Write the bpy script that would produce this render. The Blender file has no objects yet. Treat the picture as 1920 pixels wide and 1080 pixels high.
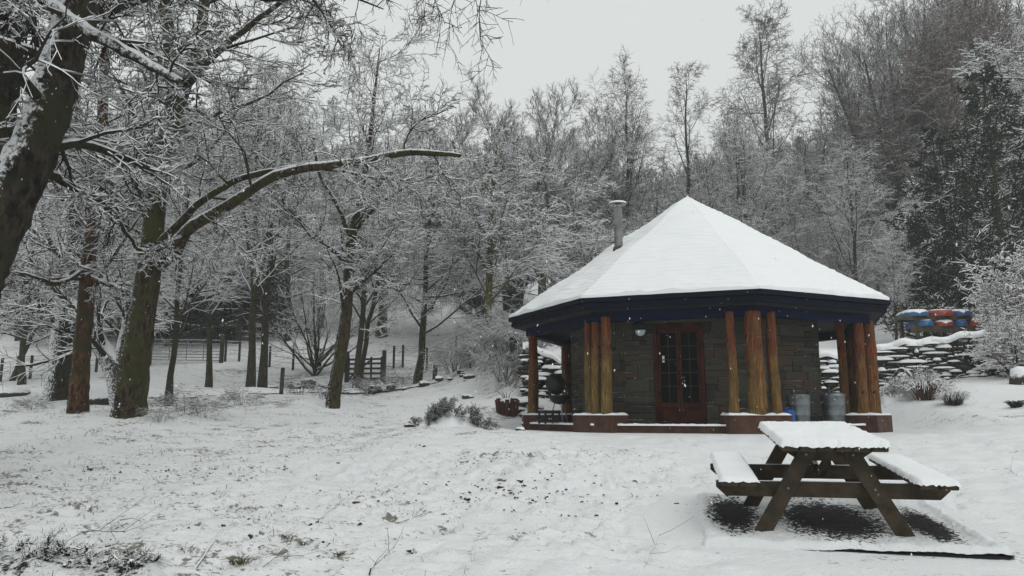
import bpy, math, random
import numpy as np
C = bpy.context.scene
col = C.collection
PI = math.pi
rng = np.random.default_rng(11)
random.seed(5)

# ------------------------------------------------------------------ camera
F = 1400.0; PITCH = 0.167; CAMZ = 1.6
cam = bpy.data.objects.new('camera', bpy.data.cameras.new('camera'))
col.objects.link(cam); C.camera = cam
cam.location = (0, 0, CAMZ)
cam.rotation_euler = (PI/2 + PITCH, 0, 0)
cam.data.lens = 36.0*F/1920; cam.data.sensor_width = 36.0
cam.data.clip_start = 0.05; cam.data.clip_end = 2000

# ------------------------------------------------------------------ sky
w = bpy.data.worlds.new("World"); C.world = w; w.use_nodes = True
nt = w.node_tree; nt.nodes.clear()
out = nt.nodes.new('ShaderNodeOutputWorld'); bg = nt.nodes.new('ShaderNodeBackground')
sky = nt.nodes.new('ShaderNodeTexSky'); sky.sky_type = 'NISHITA'; sky.sun_disc = False
SUN_EL, SUN_ROT = math.radians(52), math.radians(150)
sky.sun_elevation = SUN_EL; sky.sun_rotation = SUN_ROT
sky.air_density = 1.0; sky.dust_density = 6.0; sky.ozone_density = 1.0
bw = nt.nodes.new('ShaderNodeRGBToBW'); nt.links.new(sky.outputs[0], bw.inputs[0])
mx = nt.nodes.new('ShaderNodeMix'); mx.data_type = 'RGBA'
mx.inputs[0].default_value = 0.9
nt.links.new(bw.outputs[0], mx.inputs[6]); mx.inputs[7].default_value = (7.9, 8.25, 8.15, 1)
bg.inputs[1].default_value = 0.1
nt.links.new(mx.outputs[2], bg.inputs[0]); nt.links.new(bg.outputs[0], out.inputs[0])

# ------------------------------------------------------------------ sun behind cloud
sl = bpy.data.lights.new('sun', 'SUN'); sl.energy = .8; sl.angle = math.radians(40); sl.color = (1, .98, .95)
so = bpy.data.objects.new('sun', sl); col.objects.link(so)
so.rotation_euler = (PI/2 - SUN_EL, 0, -SUN_ROT + PI)
so.location = (0, 0, 60)

vs = C.view_settings
vs.view_transform = 'Standard'; vs.look = 'None'; vs.gamma = 1; vs.exposure = 0.0; vs.use_curve_mapping = False
C.cycles.max_bounces = 6; C.cycles.diffuse_bounces = 3; C.cycles.glossy_bounces = 2
C.cycles.volume_bounces = 1; C.cycles.transparent_max_bounces = 4

# ------------------------------------------------------------------ terrain
PCX, PCY, PTH, PG = 4.567, 18.761, -2.314, 1.22     # pavilion centre, corner angle, ground level
def sst(a, b, x):
    t = np.clip((np.asarray(x, float)-a)/(b-a), 0, 1); return t*t*(3-2*t)
_rt = np.random.default_rng(3)
_waves = [(_rt.uniform(0, 2*PI), _rt.uniform(0, 2*PI)) for _ in range(80)]
def wav(x, y, wl, i0, n=7):
    s = 0
    for i in range(n):
        a, ph = _waves[(i0+i) % 80]
        k = 2*PI/(wl*(0.7+0.09*i))
        s = s + np.sin(k*(x*math.cos(a)+y*math.sin(a))+ph)
    return s/n**.5
def terrain(x, y):
    x = np.asarray(x, float); y = np.asarray(y, float)
    z = .0841*y
    u = np.maximum(y-31, 0)
    z = z + .24*(np.sqrt(u*u+36)-6)*(1 + .35*sst(0, 40, x))
    z = z - .13*sst(60, 130, y)*(y-60)*(1-.6*sst(5, 60, x))
    # terrace held by the dry stone wall
    s = sst(-4.5, .3, x)
    wd = 6.5 + (.55-6.5)*sst(-1.2, .6, x)
    wy = 24.3 - 1.6*sst(11, 17, x)
    z = z + 1.55*s*sst(0, 1, (y-wy)/wd)
    # bank rising to the right
    z = z + .85*sst(9.5, 15, x)*sst(13, 21, y)*(1-sst(wy-.3, wy+.8, y))
    # natural unevenness
    z = z + .10*wav(x, y, 9, 0)*sst(6, 14, y) + .035*wav(x, y, 2.6, 9)
    z = z + .5*wav(x, y, 26, 20)*sst(34, 60, y)
    # hummock under the left trees
    z = z + .22*np.exp(-((x+7.6)**2/6+(y-15.6)**2/5)) + .12*np.exp(-((x+11)**2/8+(y-17)**2/4))
    # level around the pavilion
    r = np.hypot(x-PCX, y-PCY)
    k = 1-sst(4.7, 6.6, r)
    z = z*(1-k) + (PG)*k
    # level beside the picnic table
    kt = 1-sst(1.3, 2.1, np.hypot(x-2.85, y-7.25))
    z = z*(1-kt) + (.0841*y)*kt
    return z
_rf = np.random.default_rng(17); FEET = []
for (x0, y0, x1, y1) in ((-2.2, 6.2, 1.6, 13.2), (.4, 5.6, 3.2, 13.8), (1.4, 9.2, 5.2, 9.4), (-4.5, 10.4, .2, 10.0), (3.9, 5.5, 6.5, 13.5), (6.0, 8.2, 8.2, 13.0)):
    L_ = math.hypot(x1-x0, y1-y0); n_ = int(L_/.36)
    for i_ in range(n_):
        t_ = i_/n_; sd = .11*(1 if i_ % 2 else -1); FEET.append((x0+(x1-x0)*t_-(y1-y0)/L_*sd+_rf.normal(0, .04), y0+(y1-y0)*t_+(x1-x0)/L_*sd+_rf.normal(0, .04), math.atan2(y1-y0, x1-x0)+_rf.normal(0, .15)))
for i_ in range(150): FEET.append((_rf.normal(.4, 1.6), _rf.normal(9.8, 1.9), _rf.uniform(0, 6.28)))
def feet(x, y):
    h = np.zeros_like(x)
    for (fx_, fy_, a_) in FEET:
        mk = (np.abs(x-fx_) < .3) & (np.abs(y-fy_) < .3)
        if not mk.any(): continue
        dx, dy = x[mk]-fx_, y[mk]-fy_; u = dx*math.cos(a_)+dy*math.sin(a_); v = -dx*math.sin(a_)+dy*math.cos(a_)
        q = (u/.15)**2+(v/.065)**2; h[mk] += -.042*np.exp(-q**1.6)+.012*np.exp(-(q-1.9)**2*2)
    return h
def fine(x, y):
    """small lumps and dents of trodden snow"""
    m = np.exp(-((x-.3)**2/5+(y-10)**2/8))+.45*sst(2, -3, x)*sst(16, 9, y)+.3
    a = wav(x, y, .55, 30); b = wav(x+.2*a, y, .21, 40, 8); c = wav(x, y, .09, 55, 8)
    near = sst(20, 9, y)
    lump = np.maximum(b-.35, 0)*.03*m - np.maximum(-b-.6, 0)*.05*m
    rut = -.03*np.exp(-((y-6.5-.25*np.sin(x*1.1))/.07)**2)*sst(-1.5, .5, x)*sst(3.5, 2, x)
    rut = rut-.025*np.exp(-((y-5.9-.12*x)/.06)**2)*sst(-3, -1, x)
    r = np.hypot(x-PCX, y-PCY); q = sst(4.7, 5.4, r)
    kt = sst(1.4, 1.9, np.hypot(x-2.85, y-7.25))
    return (a*.016 + lump*near + c*.005*near + rut + feet(x, y))*q*kt
def ray(px, py):
    a = (px-960)/F; u = (540-py)/F
    d = np.array([a, math.cos(PITCH)-u*math.sin(PITCH), math.sin(PITCH)+u*math.cos(PITCH)])
    return d
def W(px, py, Y):
    d = ray(px, py); p = d*(Y/d[1]); p[2] += CAMZ; return p
def GP(px, py, ymax=150):
    """where the sight line of a picture point meets the ground"""
    d = ray(px, py); Y = 3.0
    while Y < ymax:
        p = d*(Y/d[1]); z = CAMZ+p[2]
        if z <= float(terrain(p[0], Y)): break
        Y += .05
    p = d*(Y/d[1]); return np.array([p[0], Y, float(terrain(p[0], Y))])
def at(px, Y):
    x = (px-960)/F*Y*1.0
    z = float(terrain(x, Y))
    dep = Y*math.cos(PITCH)+(z-CAMZ)*math.sin(PITCH)
    x = (px-960)/F*dep
    return np.array([x, Y, float(terrain(x, Y))])

# ------------------------------------------------------------------ object helpers
def link(o, parent=None):
    col.objects.link(o)
    if parent is not None: o.parent = parent
    return o
def tag(o, label, cat=None, group=None, kind=None):
    if label: o['label'] = label
    if cat: o['category'] = cat
    if group: o['group'] = group
    if kind: o['kind'] = kind
    return o
def thing(name, label, cat, loc=(0, 0, 0), rz=0, group=None):
    o = bpy.data.objects.new(name, None); o.location = loc; o.rotation_euler = (0, 0, rz)
    o.empty_display_size = .3
    link(o); return tag(o, label, cat, group)
def npmesh(name, V, Q, mat, smooth=False):
    """V (n,3), Q list of (k, m) index arrays"""
    me = bpy.data.meshes.new(name)
    if not isinstance(Q, (list, tuple)): Q = [Q]
    Q = [q for q in Q if len(q)]
    me.vertices.add(len(V)); me.vertices.foreach_set('co', np.ascontiguousarray(V, dtype=np.float32).ravel())
    li = np.concatenate([q.ravel() for q in Q]); tot = np.concatenate([np.full(len(q), q.shape[1]) for q in Q])
    st = np.concatenate([[0], np.cumsum(tot)[:-1]])
    me.loops.add(len(li)); me.loops.foreach_set('vertex_index', li.astype(np.int32))
    me.polygons.add(len(tot)); me.polygons.foreach_set('loop_start', st.astype(np.int32))
    try: me.polygons.foreach_set('loop_total', tot.astype(np.int32))
    except Exception: pass
    me.update(calc_edges=True)
    me.polygons.foreach_set('use_smooth', np.full(len(tot), bool(smooth)))
    if mat: me.materials.append(mat)
    return me
def obj(name, V, Q, mat, parent=None, smooth=False):
    o = bpy.data.objects.new(name, npmesh(name, V, Q, mat, smooth)); return link(o, parent)
def copy_tree(o, parent=None):
    c = o.copy(); link(c, parent)
    for ch in list(o.children): copy_tree(ch, c)
    return c
class MB:
    """collects shapes for one mesh"""
    def __init__(s): s.v = []; s.q = {}; s.n = 0
    def add(s, V, faces):
        V = np.asarray(V, float).reshape(-1, 3)
        for f in faces:
            f = np.atleast_2d(np.asarray(f)) + s.n
            s.q.setdefault(f.shape[1], []).append(f)
        s.v.append(V); s.n += len(V); return s
    def box(s, c, d, rz=0, taper=0, bev=0.0, jit=0.0, M=None):
        c = np.asarray(c, float); hx, hy, hz = np.asarray(d, float)/2
        if bev <= 0:
            V = np.array([[-hx, -hy, -hz], [hx, -hy, -hz], [hx, hy, -hz], [-hx, hy, -hz], [-hx, -hy, hz], [hx, -hy, hz], [hx, hy, hz], [-hx, hy, hz]])
            Fc = [[0, 3, 2, 1], [4, 5, 6, 7], [0, 1, 5, 4], [1, 2, 6, 5], [2, 3, 7, 6], [3, 0, 4, 7]]
            if taper: V[4:, :2] *= 1-taper
        else:
            b = min(bev, hx*.6, hy*.6, hz*.6)
            r = [(-hx, -hy), (hx, -hy), (hx, hy), (-hx, hy)]
            def ring(z, i):
                o_ = []
                for k, (x, y) in enumerate(r):
                    sx, sy = np.sign(x), np.sign(y)
                    pts = [(x-sx*i, y-sy*(i+b)), (x-sx*(i+b), y-sy*i)]
                    if k in (0, 2): pts = [(x-sx*i, y-sy*(i+b)), (x-sx*(i+b), y-sy*i)]
                    else: pts = [(x-sx*(i+b), y-sy*i), (x-sx*i, y-sy*(i+b))]
                    o_ += [(p[0], p[1], z) for p in pts]
                return o_
            V = np.array(ring(-hz, b)+ring(-hz+b, 0)+ring(hz-b, 0)+ring(hz, b))
            Fc = [list(range(7, -1, -1)), list(range(24, 32))]
            for L in range(3):
                for k in range(8): Fc.append([L*8+k, L*8+(k+1) % 8, L*8+8+(k+1) % 8, L*8+8+k])
        if jit: V = V + rng.normal(0, jit, V.shape)
        if M is not None: V = V @ np.asarray(M).T
        if rz:
            ca, sa = math.cos(rz), math.sin(rz); V = V @ np.array([[ca, sa, 0], [-sa, ca, 0], [0, 0, 1]])
        return s.add(V+c, Fc)
    def bar(s, a, b, wdt, hgt, roll=0, bev=0):
        """rectangular beam from a to b; hgt in the vertical plane"""
        a = np.asarray(a, float); b = np.asarray(b, float); d = b-a; L = np.linalg.norm(d); t = d/L
        up = np.array([0, 0, 1.]) if abs(t[2]) < .95 else np.array([0, 1., 0])
        sd = np.cross(t, up); sd /= np.linalg.norm(sd); u = np.cross(sd, t)
        if roll: sd, u = sd*math.cos(roll)+u*math.sin(roll), u*math.cos(roll)-sd*math.sin(roll)
        M = np.stack([sd, t, u], 1)
        return s.box((a+b)/2, (wdt, L, hgt), M=M, bev=bev)
    def tube(s, pts, rad, m=10, cap=True, snow=0, jit=0):
        P = np.asarray(pts, float)[None]; R = np.broadcast_to(np.asarray(rad, float), (P.shape[1],))[None]
        V, q = tubes(P, R, m, snow=snow)
        if jit: V = V+rng.normal(0, jit, V.shape)
        fs = [q]
        if cap:
            n = P.shape[1]
            fs += [np.array([list(range(m-1, -1, -1))]), np.array([list(range((n-1)*m, n*m))])]
        return s.add(V, fs)
    def prism(s, poly, z0, z1):
        n = len(poly); poly = np.asarray(poly, float)
        V = np.concatenate([np.c_[poly, np.full(n, z0)], np.c_[poly, np.full(n, z1)]])
        return s.add(V, [[list(range(n-1, -1, -1))], [list(range(n, 2*n))]]+[[[i, (i+1) % n, n+(i+1) % n, n+i]] for i in range(n)])
    def lathe(s, c, prof, m=20, a0=0):
        c = np.asarray(c, float); V = []
        for r, z in prof:
            for k in range(m):
                a = a0+2*PI*k/m; V.append((c[0]+r*math.cos(a), c[1]+r*math.sin(a), c[2]+z))
        f = [[i*m+k, i*m+(k+1) % m, (i+1)*m+(k+1) % m, (i+1)*m+k] for i in range(len(prof)-1) for k in range(m)]
        return s.add(V, [f])
    def xf(s, loc, rz=0, tilt=None):
        V = np.concatenate(s.v); 
        if tilt is not None: V = V @ np.asarray(tilt).T
        ca, sa = math.cos(rz), math.sin(rz); V = V @ np.array([[ca, sa, 0], [-sa, ca, 0], [0, 0, 1]])+np.asarray(loc, float)
        s.v = [V]; return s
    def build(s, name, mat, parent=None, smooth=False):
        return obj(name, np.concatenate(s.v), [np.concatenate([np.atleast_2d(f) for f in q]) for q in s.q.values()], mat, parent, smooth)

def tubes(P, R, m, snow=0, ref=None, rough=0):
    """P (N,K,3), R (N,K) -> vertices, quads; first ring vertex points up"""
    N, K, _ = P.shape
    T = np.gradient(P, axis=1); T /= np.linalg.norm(T, axis=2, keepdims=True)+1e-9
    if ref is None:
        Z = np.array([0, 0, 1.])
        S = np.cross(T, Z); ln = np.linalg.norm(S, axis=2, keepdims=True)
        S = np.where(ln > .12, S/(ln+1e-9), np.cross(T, np.array([0, 1., 0])))
    else:
        S = np.cross(T, np.asarray(ref, float))
    S /= np.linalg.norm(S, axis=2, keepdims=True)+1e-9
    U = np.cross(S, T)
    a = PI/2+2*PI*np.arange(m)/m
    ca, sa = np.cos(a), np.sin(a)
    off = S[:, :, None, :]*ca[None, None, :, None]+U[:, :, None, :]*sa[None, None, :, None]
    rad = R[:, :, None, None]
    if rough: rad = rad*(1+rough*rng.normal(0, 1, (N, K, m, 1)))
    V = P[:, :, None, :]+off*rad
    if snow:
        hor = 1-np.abs(T[:, :, 2])
        # above .1 the depth of snow is relative to the radius, else in metres
        V[..., 2] += np.maximum(off[..., 2], 0)*hor[:, :, None]*(snow*R[:, :, None] if snow > .1 else snow)
    V = V.reshape(-1, 3)
    i = np.arange(N)[:, None, None]*K*m; k = np.arange(K-1)[None, :, None]*m; j = np.arange(m)[None, None, :]
    j2 = (j+1) % m
    q = np.stack([i+k+j, i+k+j2, i+k+m+j2, i+k+m+j], -1).reshape(-1, 4)
    return V, q
def merge(parts):
    V = []; Q = []; n = 0
    for v, q in parts: V.append(v); Q.append(q+n); n += len(v)
    return np.concatenate(V), np.concatenate(Q)

# ------------------------------------------------------------------ materials
class NT:
    def __init__(s, name):
        s.m = bpy.data.materials.new(name); s.m.use_nodes = True; s.t = s.m.node_tree
        s.b = s.t.nodes['Principled BSDF']; s.b.inputs['Roughness'].default_value = .85
        s.b.inputs['Specular IOR Level'].default_value = .25
    def n(s, kind, **kw):
        nd = s.t.nodes.new(kind)
        for k, v in kw.items(): setattr(nd, k, v)
        return nd
    def l(s, a, b): s.t.links.new(a, b)
    def val(s, sock, v):
        if hasattr(v, 'is_output'): s.l(v, sock)
        else: sock.default_value = v
    def math(s, op, a, b=0, c=None, clamp=False):
        nd = s.n('ShaderNodeMath', operation=op, use_clamp=clamp); s.val(nd.inputs[0], a); s.val(nd.inputs[1], b)
        if c is not None: s.val(nd.inputs[2], c)
        return nd.outputs[0]
    def mix(s, f, a, b):
        nd = s.n('ShaderNodeMix', data_type='RGBA'); s.val(nd.inputs[0], f)
        for i, v in ((6, a), (7, b)):
            if hasattr(v, 'is_output'): s.l(v, nd.inputs[i])
            else: nd.inputs[i].default_value = (*v, 1)
        return nd.outputs[2]
    def noise(s, scale, detail=4, rough=.55, coord=None, dist=0):
        nd = s.n('ShaderNodeTexNoise'); nd.inputs['Scale'].default_value = scale; nd.inputs['Detail'].default_value = detail
        nd.inputs['Roughness'].default_value = rough; nd.inputs['Distortion'].default_value = dist
        if coord is None: coord = s.pos()
        s.l(coord, nd.inputs['Vector']); return nd.outputs['Fac']
    def pos(s): return s.n('ShaderNodeNewGeometry').outputs['Position']
    def objc(s): return s.n('ShaderNodeTexCoord').outputs['Object']
    def scaled(s, v, sc):
        nd = s.n('ShaderNodeMapping'); s.l(v, nd.inputs[0]); nd.inputs['Scale'].default_value = sc; return nd.outputs[0]
    def ramp(s, f, a, b):
        nd = s.n('ShaderNodeMapRange', interpolation_type='SMOOTHSTEP'); s.val(nd.inputs[0], f); nd.inputs[1].default_value = a; nd.inputs[2].default_value = b
        return nd.outputs[0]
    def nz(s, wind=None):
        g = s.n('ShaderNodeNewGeometry')
        if wind is None:
            sp = s.n('ShaderNodeSeparateXYZ'); s.l(g.outputs['Normal'], sp.inputs[0]); return sp.outputs[2]
        d = s.n('ShaderNodeVectorMath', operation='DOT_PRODUCT'); s.l(g.outputs['Normal'], d.inputs[0]); d.inputs[1].default_value = wind
        return d.outputs['Value']
    def bump(s, h, strength=.3, dist=.02):
        nd = s.n('ShaderNodeBump'); s.l(h, nd.inputs['Height']); nd.inputs['Strength'].default_value = strength; nd.inputs['Distance'].default_value = dist
        s.l(nd.outputs[0], s.b.inputs['Normal'])
    def done(s, c, rough=None):
        if hasattr(c, 'is_output'): s.l(c, s.b.inputs['Base Color'])
        else: s.b.inputs['Base Color'].default_value = (*c, 1)
        if rough is not None: s.val(s.b.inputs['Roughness'], rough)
        return s.m
SNOW = (.80, .82, .83)

def m_snow(name='snow', bumpy=.25):
    k = NT(name); h = k.noise(14, 6, .6); h2 = k.noise(90, 3, .6)
    k.bump(k.math('ADD', h, k.math('MULTIPLY', h2, .3)), bumpy, .03)
    c = k.mix(k.noise(2.0, 3), (.77, .79, .805), (.83, .84, .85))
    return k.done(c)
def m_ground():
    k = NT('snowy_ground'); g = k.pos()
    sp = k.n('ShaderNodeSeparateXYZ'); k.l(g, sp.inputs[0])
    stretch = k.scaled(g, (1, 1.5, 1))
    patch = k.noise(.45, 3, .55, g); mid = k.noise(2.6, 4, .6, stretch); finen = k.noise(17, 5, .65, stretch); vfine = k.noise(60, 3, .7, g)
    left = k.ramp(sp.outputs[0], 2.5, -6)           # thinner snow under the trees on the left
    bare = k.math('ADD', k.math('MULTIPLY', patch, .55), k.math('MULTIPLY', mid, .6))
    bare = k.math('ADD', bare, k.math('MULTIPLY', finen, .85))
    bare = k.math('ADD', bare, k.math('MULTIPLY', left, .075))
    nz = k.nz(); bare = k.math('ADD', bare, k.math('MULTIPLY', k.math('SUBTRACT', 1, nz), .35))
    f = k.ramp(bare, 1.13, 1.27)
    f = k.math('MULTIPLY', f, .85)
    soil = k.mix(k.noise(7, 4), (.05, .042, .025), (.13, .12, .07))
    snow = k.mix(k.noise(1.2, 4), (.76, .78, .79), (.82, .83, .84))
    k.bump(k.math('ADD', finen, k.math('MULTIPLY', vfine, .35)), .8, .035)
    return k.done(k.mix(f, snow, soil))
def m_bark(name, a, b, wind=(-.45, -.25, .8), thr=.78, amp=2.4, moss=None, sc=6, k2=None, soft=.09):
    k = NT(name); g = k.objc()
    str_ = k.scaled(g, (1, 1, .35))
    n1 = k.noise(sc*2.2, 6, .7, str_); n2 = k.noise(sc*.35, 3, .5, g)
    c = k.mix(k.ramp(n1, .38, .62), tuple(v*.6 for v in a), tuple(v*1.35 for v in b))
    if moss: c = k.mix(k.ramp(n2, .42, .62), c, moss)
    s = k.math('ADD', k.nz(wind), k.math('MULTIPLY', k.math('SUBTRACT', k.noise(sc*3, 6, .75, g), .5), amp))
    f = k.ramp(s, thr-soft, thr+soft)
    # snow lying on the upper side of every bough
    f2 = k.ramp(k.math('ADD', k.nz(), k.math('MULTIPLY', k.math('SUBTRACT', k.noise(sc*2, 4, .7, g), .5), .30)), .30, .42)
    k.bump(n1, 1.0, .08)
    return k.done(k.mix(k.math('MAXIMUM', f, f2), c, SNOW))
def m_twig(name, c, thr=.25, soft=.2, snow=SNOW, amt=1.0, c2=None, patchy=0):
    k = NT(name); nzv = k.nz()
    if patchy: nzv = k.math('ADD', nzv, k.math('MULTIPLY', k.math('SUBTRACT', k.noise(1.1, 4, .7), .5), patchy))
    f = k.math('MULTIPLY', k.ramp(nzv, thr-soft, thr+soft), amt)
    if c2: c = k.mix(k.ramp(k.noise(1.5, 3, .6), .4, .6), c, c2)
    return k.done(k.mix(f, c, snow))
def m_plain(name, c, rough=.6, metal=0, c2=None, sc=8, snow=None, bump=0, spec=.3):
    k = NT(name); k.b.inputs['Metallic'].default_value = metal; k.b.inputs['Specular IOR Level'].default_value = spec
    cc = c
    if c2: cc = k.mix(k.ramp(k.noise(sc, 5, .6, k.objc()), .35, .65), c, c2)
    if snow is not None:
        f = k.ramp(k.math('ADD', k.nz(), k.math('MULTIPLY', k.math('SUBTRACT', k.noise(12, 4, .7), .5), .5)), snow-.1, snow+.1)
        cc = k.mix(f, cc, SNOW)
    if bump: k.bump(k.noise(sc*3, 5, .6, k.objc()), bump, .02)
    return k.done(cc, rough)
def m_stone(name, cols, snow=None, bump=.6):
    k = NT(name); g = k.n('ShaderNodeNewGeometry'); rnd = g.outputs['Random Per Island']
    c = k.mix(k.ramp(rnd, .1, .5), cols[0], cols[1]); c = k.mix(k.ramp(rnd, .62, .8), c, cols[2]); 
    n = k.noise(9, 6, .65); c = k.mix(k.ramp(n, .35, .75), c, cols[3])
    if snow is not None:
        f = k.ramp(k.math('ADD', k.nz(), k.math('MULTIPLY', k.math('SUBTRACT', k.noise(7, 4, .7), .5), .9)), snow-.08, snow+.08)
        c = k.mix(f, c, SNOW)
    k.bump(k.noise(22, 6, .65), bump, .02)
    return k.done(c, .9)
def m_post(off):
    k = NT('stripped_log'); oc = k.objc(); sp = k.n('ShaderNodeSeparateXYZ'); k.l(oc, sp.inputs[0])
    gr = k.noise(14, 5, .6, k.scaled(oc, (2.5, 2.5, .22)))
    info = k.n('ShaderNodeObjectInfo')
    # varnish worn from the foot upward
    wear = k.math('ADD', k.math('MULTIPLY', sp.outputs[2], .55), k.math('MULTIPLY', k.noise(2.2, 4, .6, k.scaled(oc, (2, 2, .6))), 1.6))
    wear = k.math('ADD', wear, k.math('ADD', k.math('MULTIPLY', info.outputs['Random'], .25), off))
    worn = k.ramp(wear, 1.25, 2.2)
    gf = k.noise(46, 5, .7, k.scaled(oc, (2.2, 2.2, .10)))
    g2 = k.ramp(k.math('ADD', k.math('MULTIPLY', gr, .5), k.math('MULTIPLY', gf, .5)), .40, .60)
    a = k.mix(g2, (.11, .07, .022), (.33, .21, .058)); b = k.mix(g2, (.09, .025, .012), (.29, .082, .027))
    c = k.mix(worn, a, b)
    c = k.mix(k.math('MULTIPLY', k.ramp(k.noise(3, 3, .6, oc), .52, .68), .6), c, (.10, .11, .028))
    c = k.mix(k.ramp(k.noise(9, 2, .5, k.scaled(oc, (1, 1, .45))), .66, .70), c, (.02, .012, .008))
    c = k.mix(k.ramp(gf, .70, .76), c, (.03, .015, .008))
    k.bump(g2, .9, .03)
    f = k.ramp(k.nz(), .6, .8)
    return k.done(k.mix(f, c, SNOW), .7)

MS = m_snow(); MG = m_ground()
M_trunk = m_bark('mossy_bark', (.012, .010, .006), (.055, .042, .020), moss=(.040, .043, .011))
M_trunk_red = m_bark('brown_bark', (.022, .012, .007), (.105, .050, .023), moss=(.042, .036, .013))
M_trunk_big = m_bark('dark_bark_with_clinging_snow', (.006, .005, .004), (.040, .031, .022), wind=(-.62, -.55, .5), thr=.66, amp=2.4, moss=(.03, .03, .014), sc=6, soft=.2)
M_trunk_thin = m_bark('thin_trunk_bark', (.016, .014, .009), (.055, .048, .03), moss=(.04, .042, .016), thr=.7, amp=1.2, sc=8)
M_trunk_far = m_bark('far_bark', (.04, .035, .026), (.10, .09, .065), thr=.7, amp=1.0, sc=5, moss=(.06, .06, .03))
M_limb = m_bark('snowy_limb_bark', (.014, .011, .008), (.05, .04, .025), wind=(0, -.1, 1), thr=.42, amp=.35, sc=6)
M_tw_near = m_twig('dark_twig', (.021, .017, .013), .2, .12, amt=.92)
M_tw_bare = m_twig('bare_dark_twig', (.02, .017, .014), .72, .1)
M_tw_mid = m_twig('snowy_twig', (.038, .032, .027), .16, .22, amt=.95)
M_tw_white = m_twig('white_laden_twig', (.045, .038, .032), .1, .22, amt=.9)
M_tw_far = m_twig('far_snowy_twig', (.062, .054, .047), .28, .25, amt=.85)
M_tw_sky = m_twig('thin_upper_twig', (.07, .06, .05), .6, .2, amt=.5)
M_tw_brown = m_twig('brown_leafy_twig', (.075, .042, .034), .45, .2, amt=.7)
M_fir = m_twig('fir_needles', (.008, .013, .007), .6, .2, c2=(.02, .03, .014))
M_yew = m_twig('yew_needles', (.006, .012, .007), .56, .12, c2=(.018, .028, .013), patchy=2.2)
M_beechleaf = m_twig('dead_leaf_twig', (.12, .05, .035), .12, .2, c2=(.05, .04, .03))

# ------------------------------------------------------------------ ground
def grid_lines(lo, hi, segs):
    """segs: list of (limit, step)"""
    xs = [lo]; 
    for lim, st in segs:
        while xs[-1] < lim-1e-6: xs.append(xs[-1]+st)
    return np.array(xs)
gx = grid_lines(-260, 260, [(-120, 12), (-40, 4), (-16, .8), (-9, .16), (-6, .06), (6, .042), (9, .08), (17, .16), (40, .8), (120, 4), (260, 12)])
gy = grid_lines(-20, 300, [(0, 1.5), (3.8, .2), (9, .04), (13, .06), (19, .12), (34, .22), (60, 1.0), (120, 3), (320, 10)])
X, Y = np.meshgrid(gx, gy)
Z = terrain(X, Y)+fine(X, Y)
V = np.stack([X, Y, Z], -1).reshape(-1, 3)
ny, nx = X.shape
idx = np.arange(ny*nx).reshape(ny, nx)
Q = np.stack([idx[:-1, :-1], idx[:-1, 1:], idx[1:, 1:], idx[1:, :-1]], -1).reshape(-1, 4)
g = obj('ground', V, Q, MG, smooth=True); tag(g, None, kind='structure')

# snow covered track running across on the left
def strip(name, pts, wdt, mat, lift=.03, nseg=60, crown=.0):
    pts = np.asarray(pts, float); t = np.linspace(0, len(pts)-1, nseg)
    P = np.stack([np.interp(t, np.arange(len(pts)), pts[:, i]) for i in range(2)], 1)
    T = np.gradient(P, axis=0); T /= np.linalg.norm(T, axis=1, keepdims=True); Nn = np.stack([-T[:, 1], T[:, 0]], 1)
    rows = []
    for u in np.linspace(-.5, .5, 9):
        q = P+Nn*wdt*u; z = terrain(q[:, 0], q[:, 1])
        rows.append(np.c_[q, z])
    A = np.array(rows); zc = A[..., 2].max(0)
    A[..., 2] = np.maximum(A[..., 2], .2*zc+.8*A[..., 2])+lift
    for r in (0, 8): A[r, :, 2] -= .08*np.interp(np.linspace(0, 1, A.shape[1]), [0, .45, .6], [1.6, 1.2, .4])
    n, m = A.shape[:2]; idx = np.arange(n*m).reshape(n, m)
    q = np.stack([idx[:-1, :-1], idx[1:, :-1], idx[1:, 1:], idx[:-1, 1:]], -1).reshape(-1, 4)
    o = obj(name, A.reshape(-1, 3), q[:, ::-1], mat, smooth=True); tag(o, None, kind='structure'); return o
strip('track', [(-40, 25.6), (-18, 26.5), (-12, 27.6), (-6, 29.5), (-1, 31), (3, 33)], 2.6, MS, .05)

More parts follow.
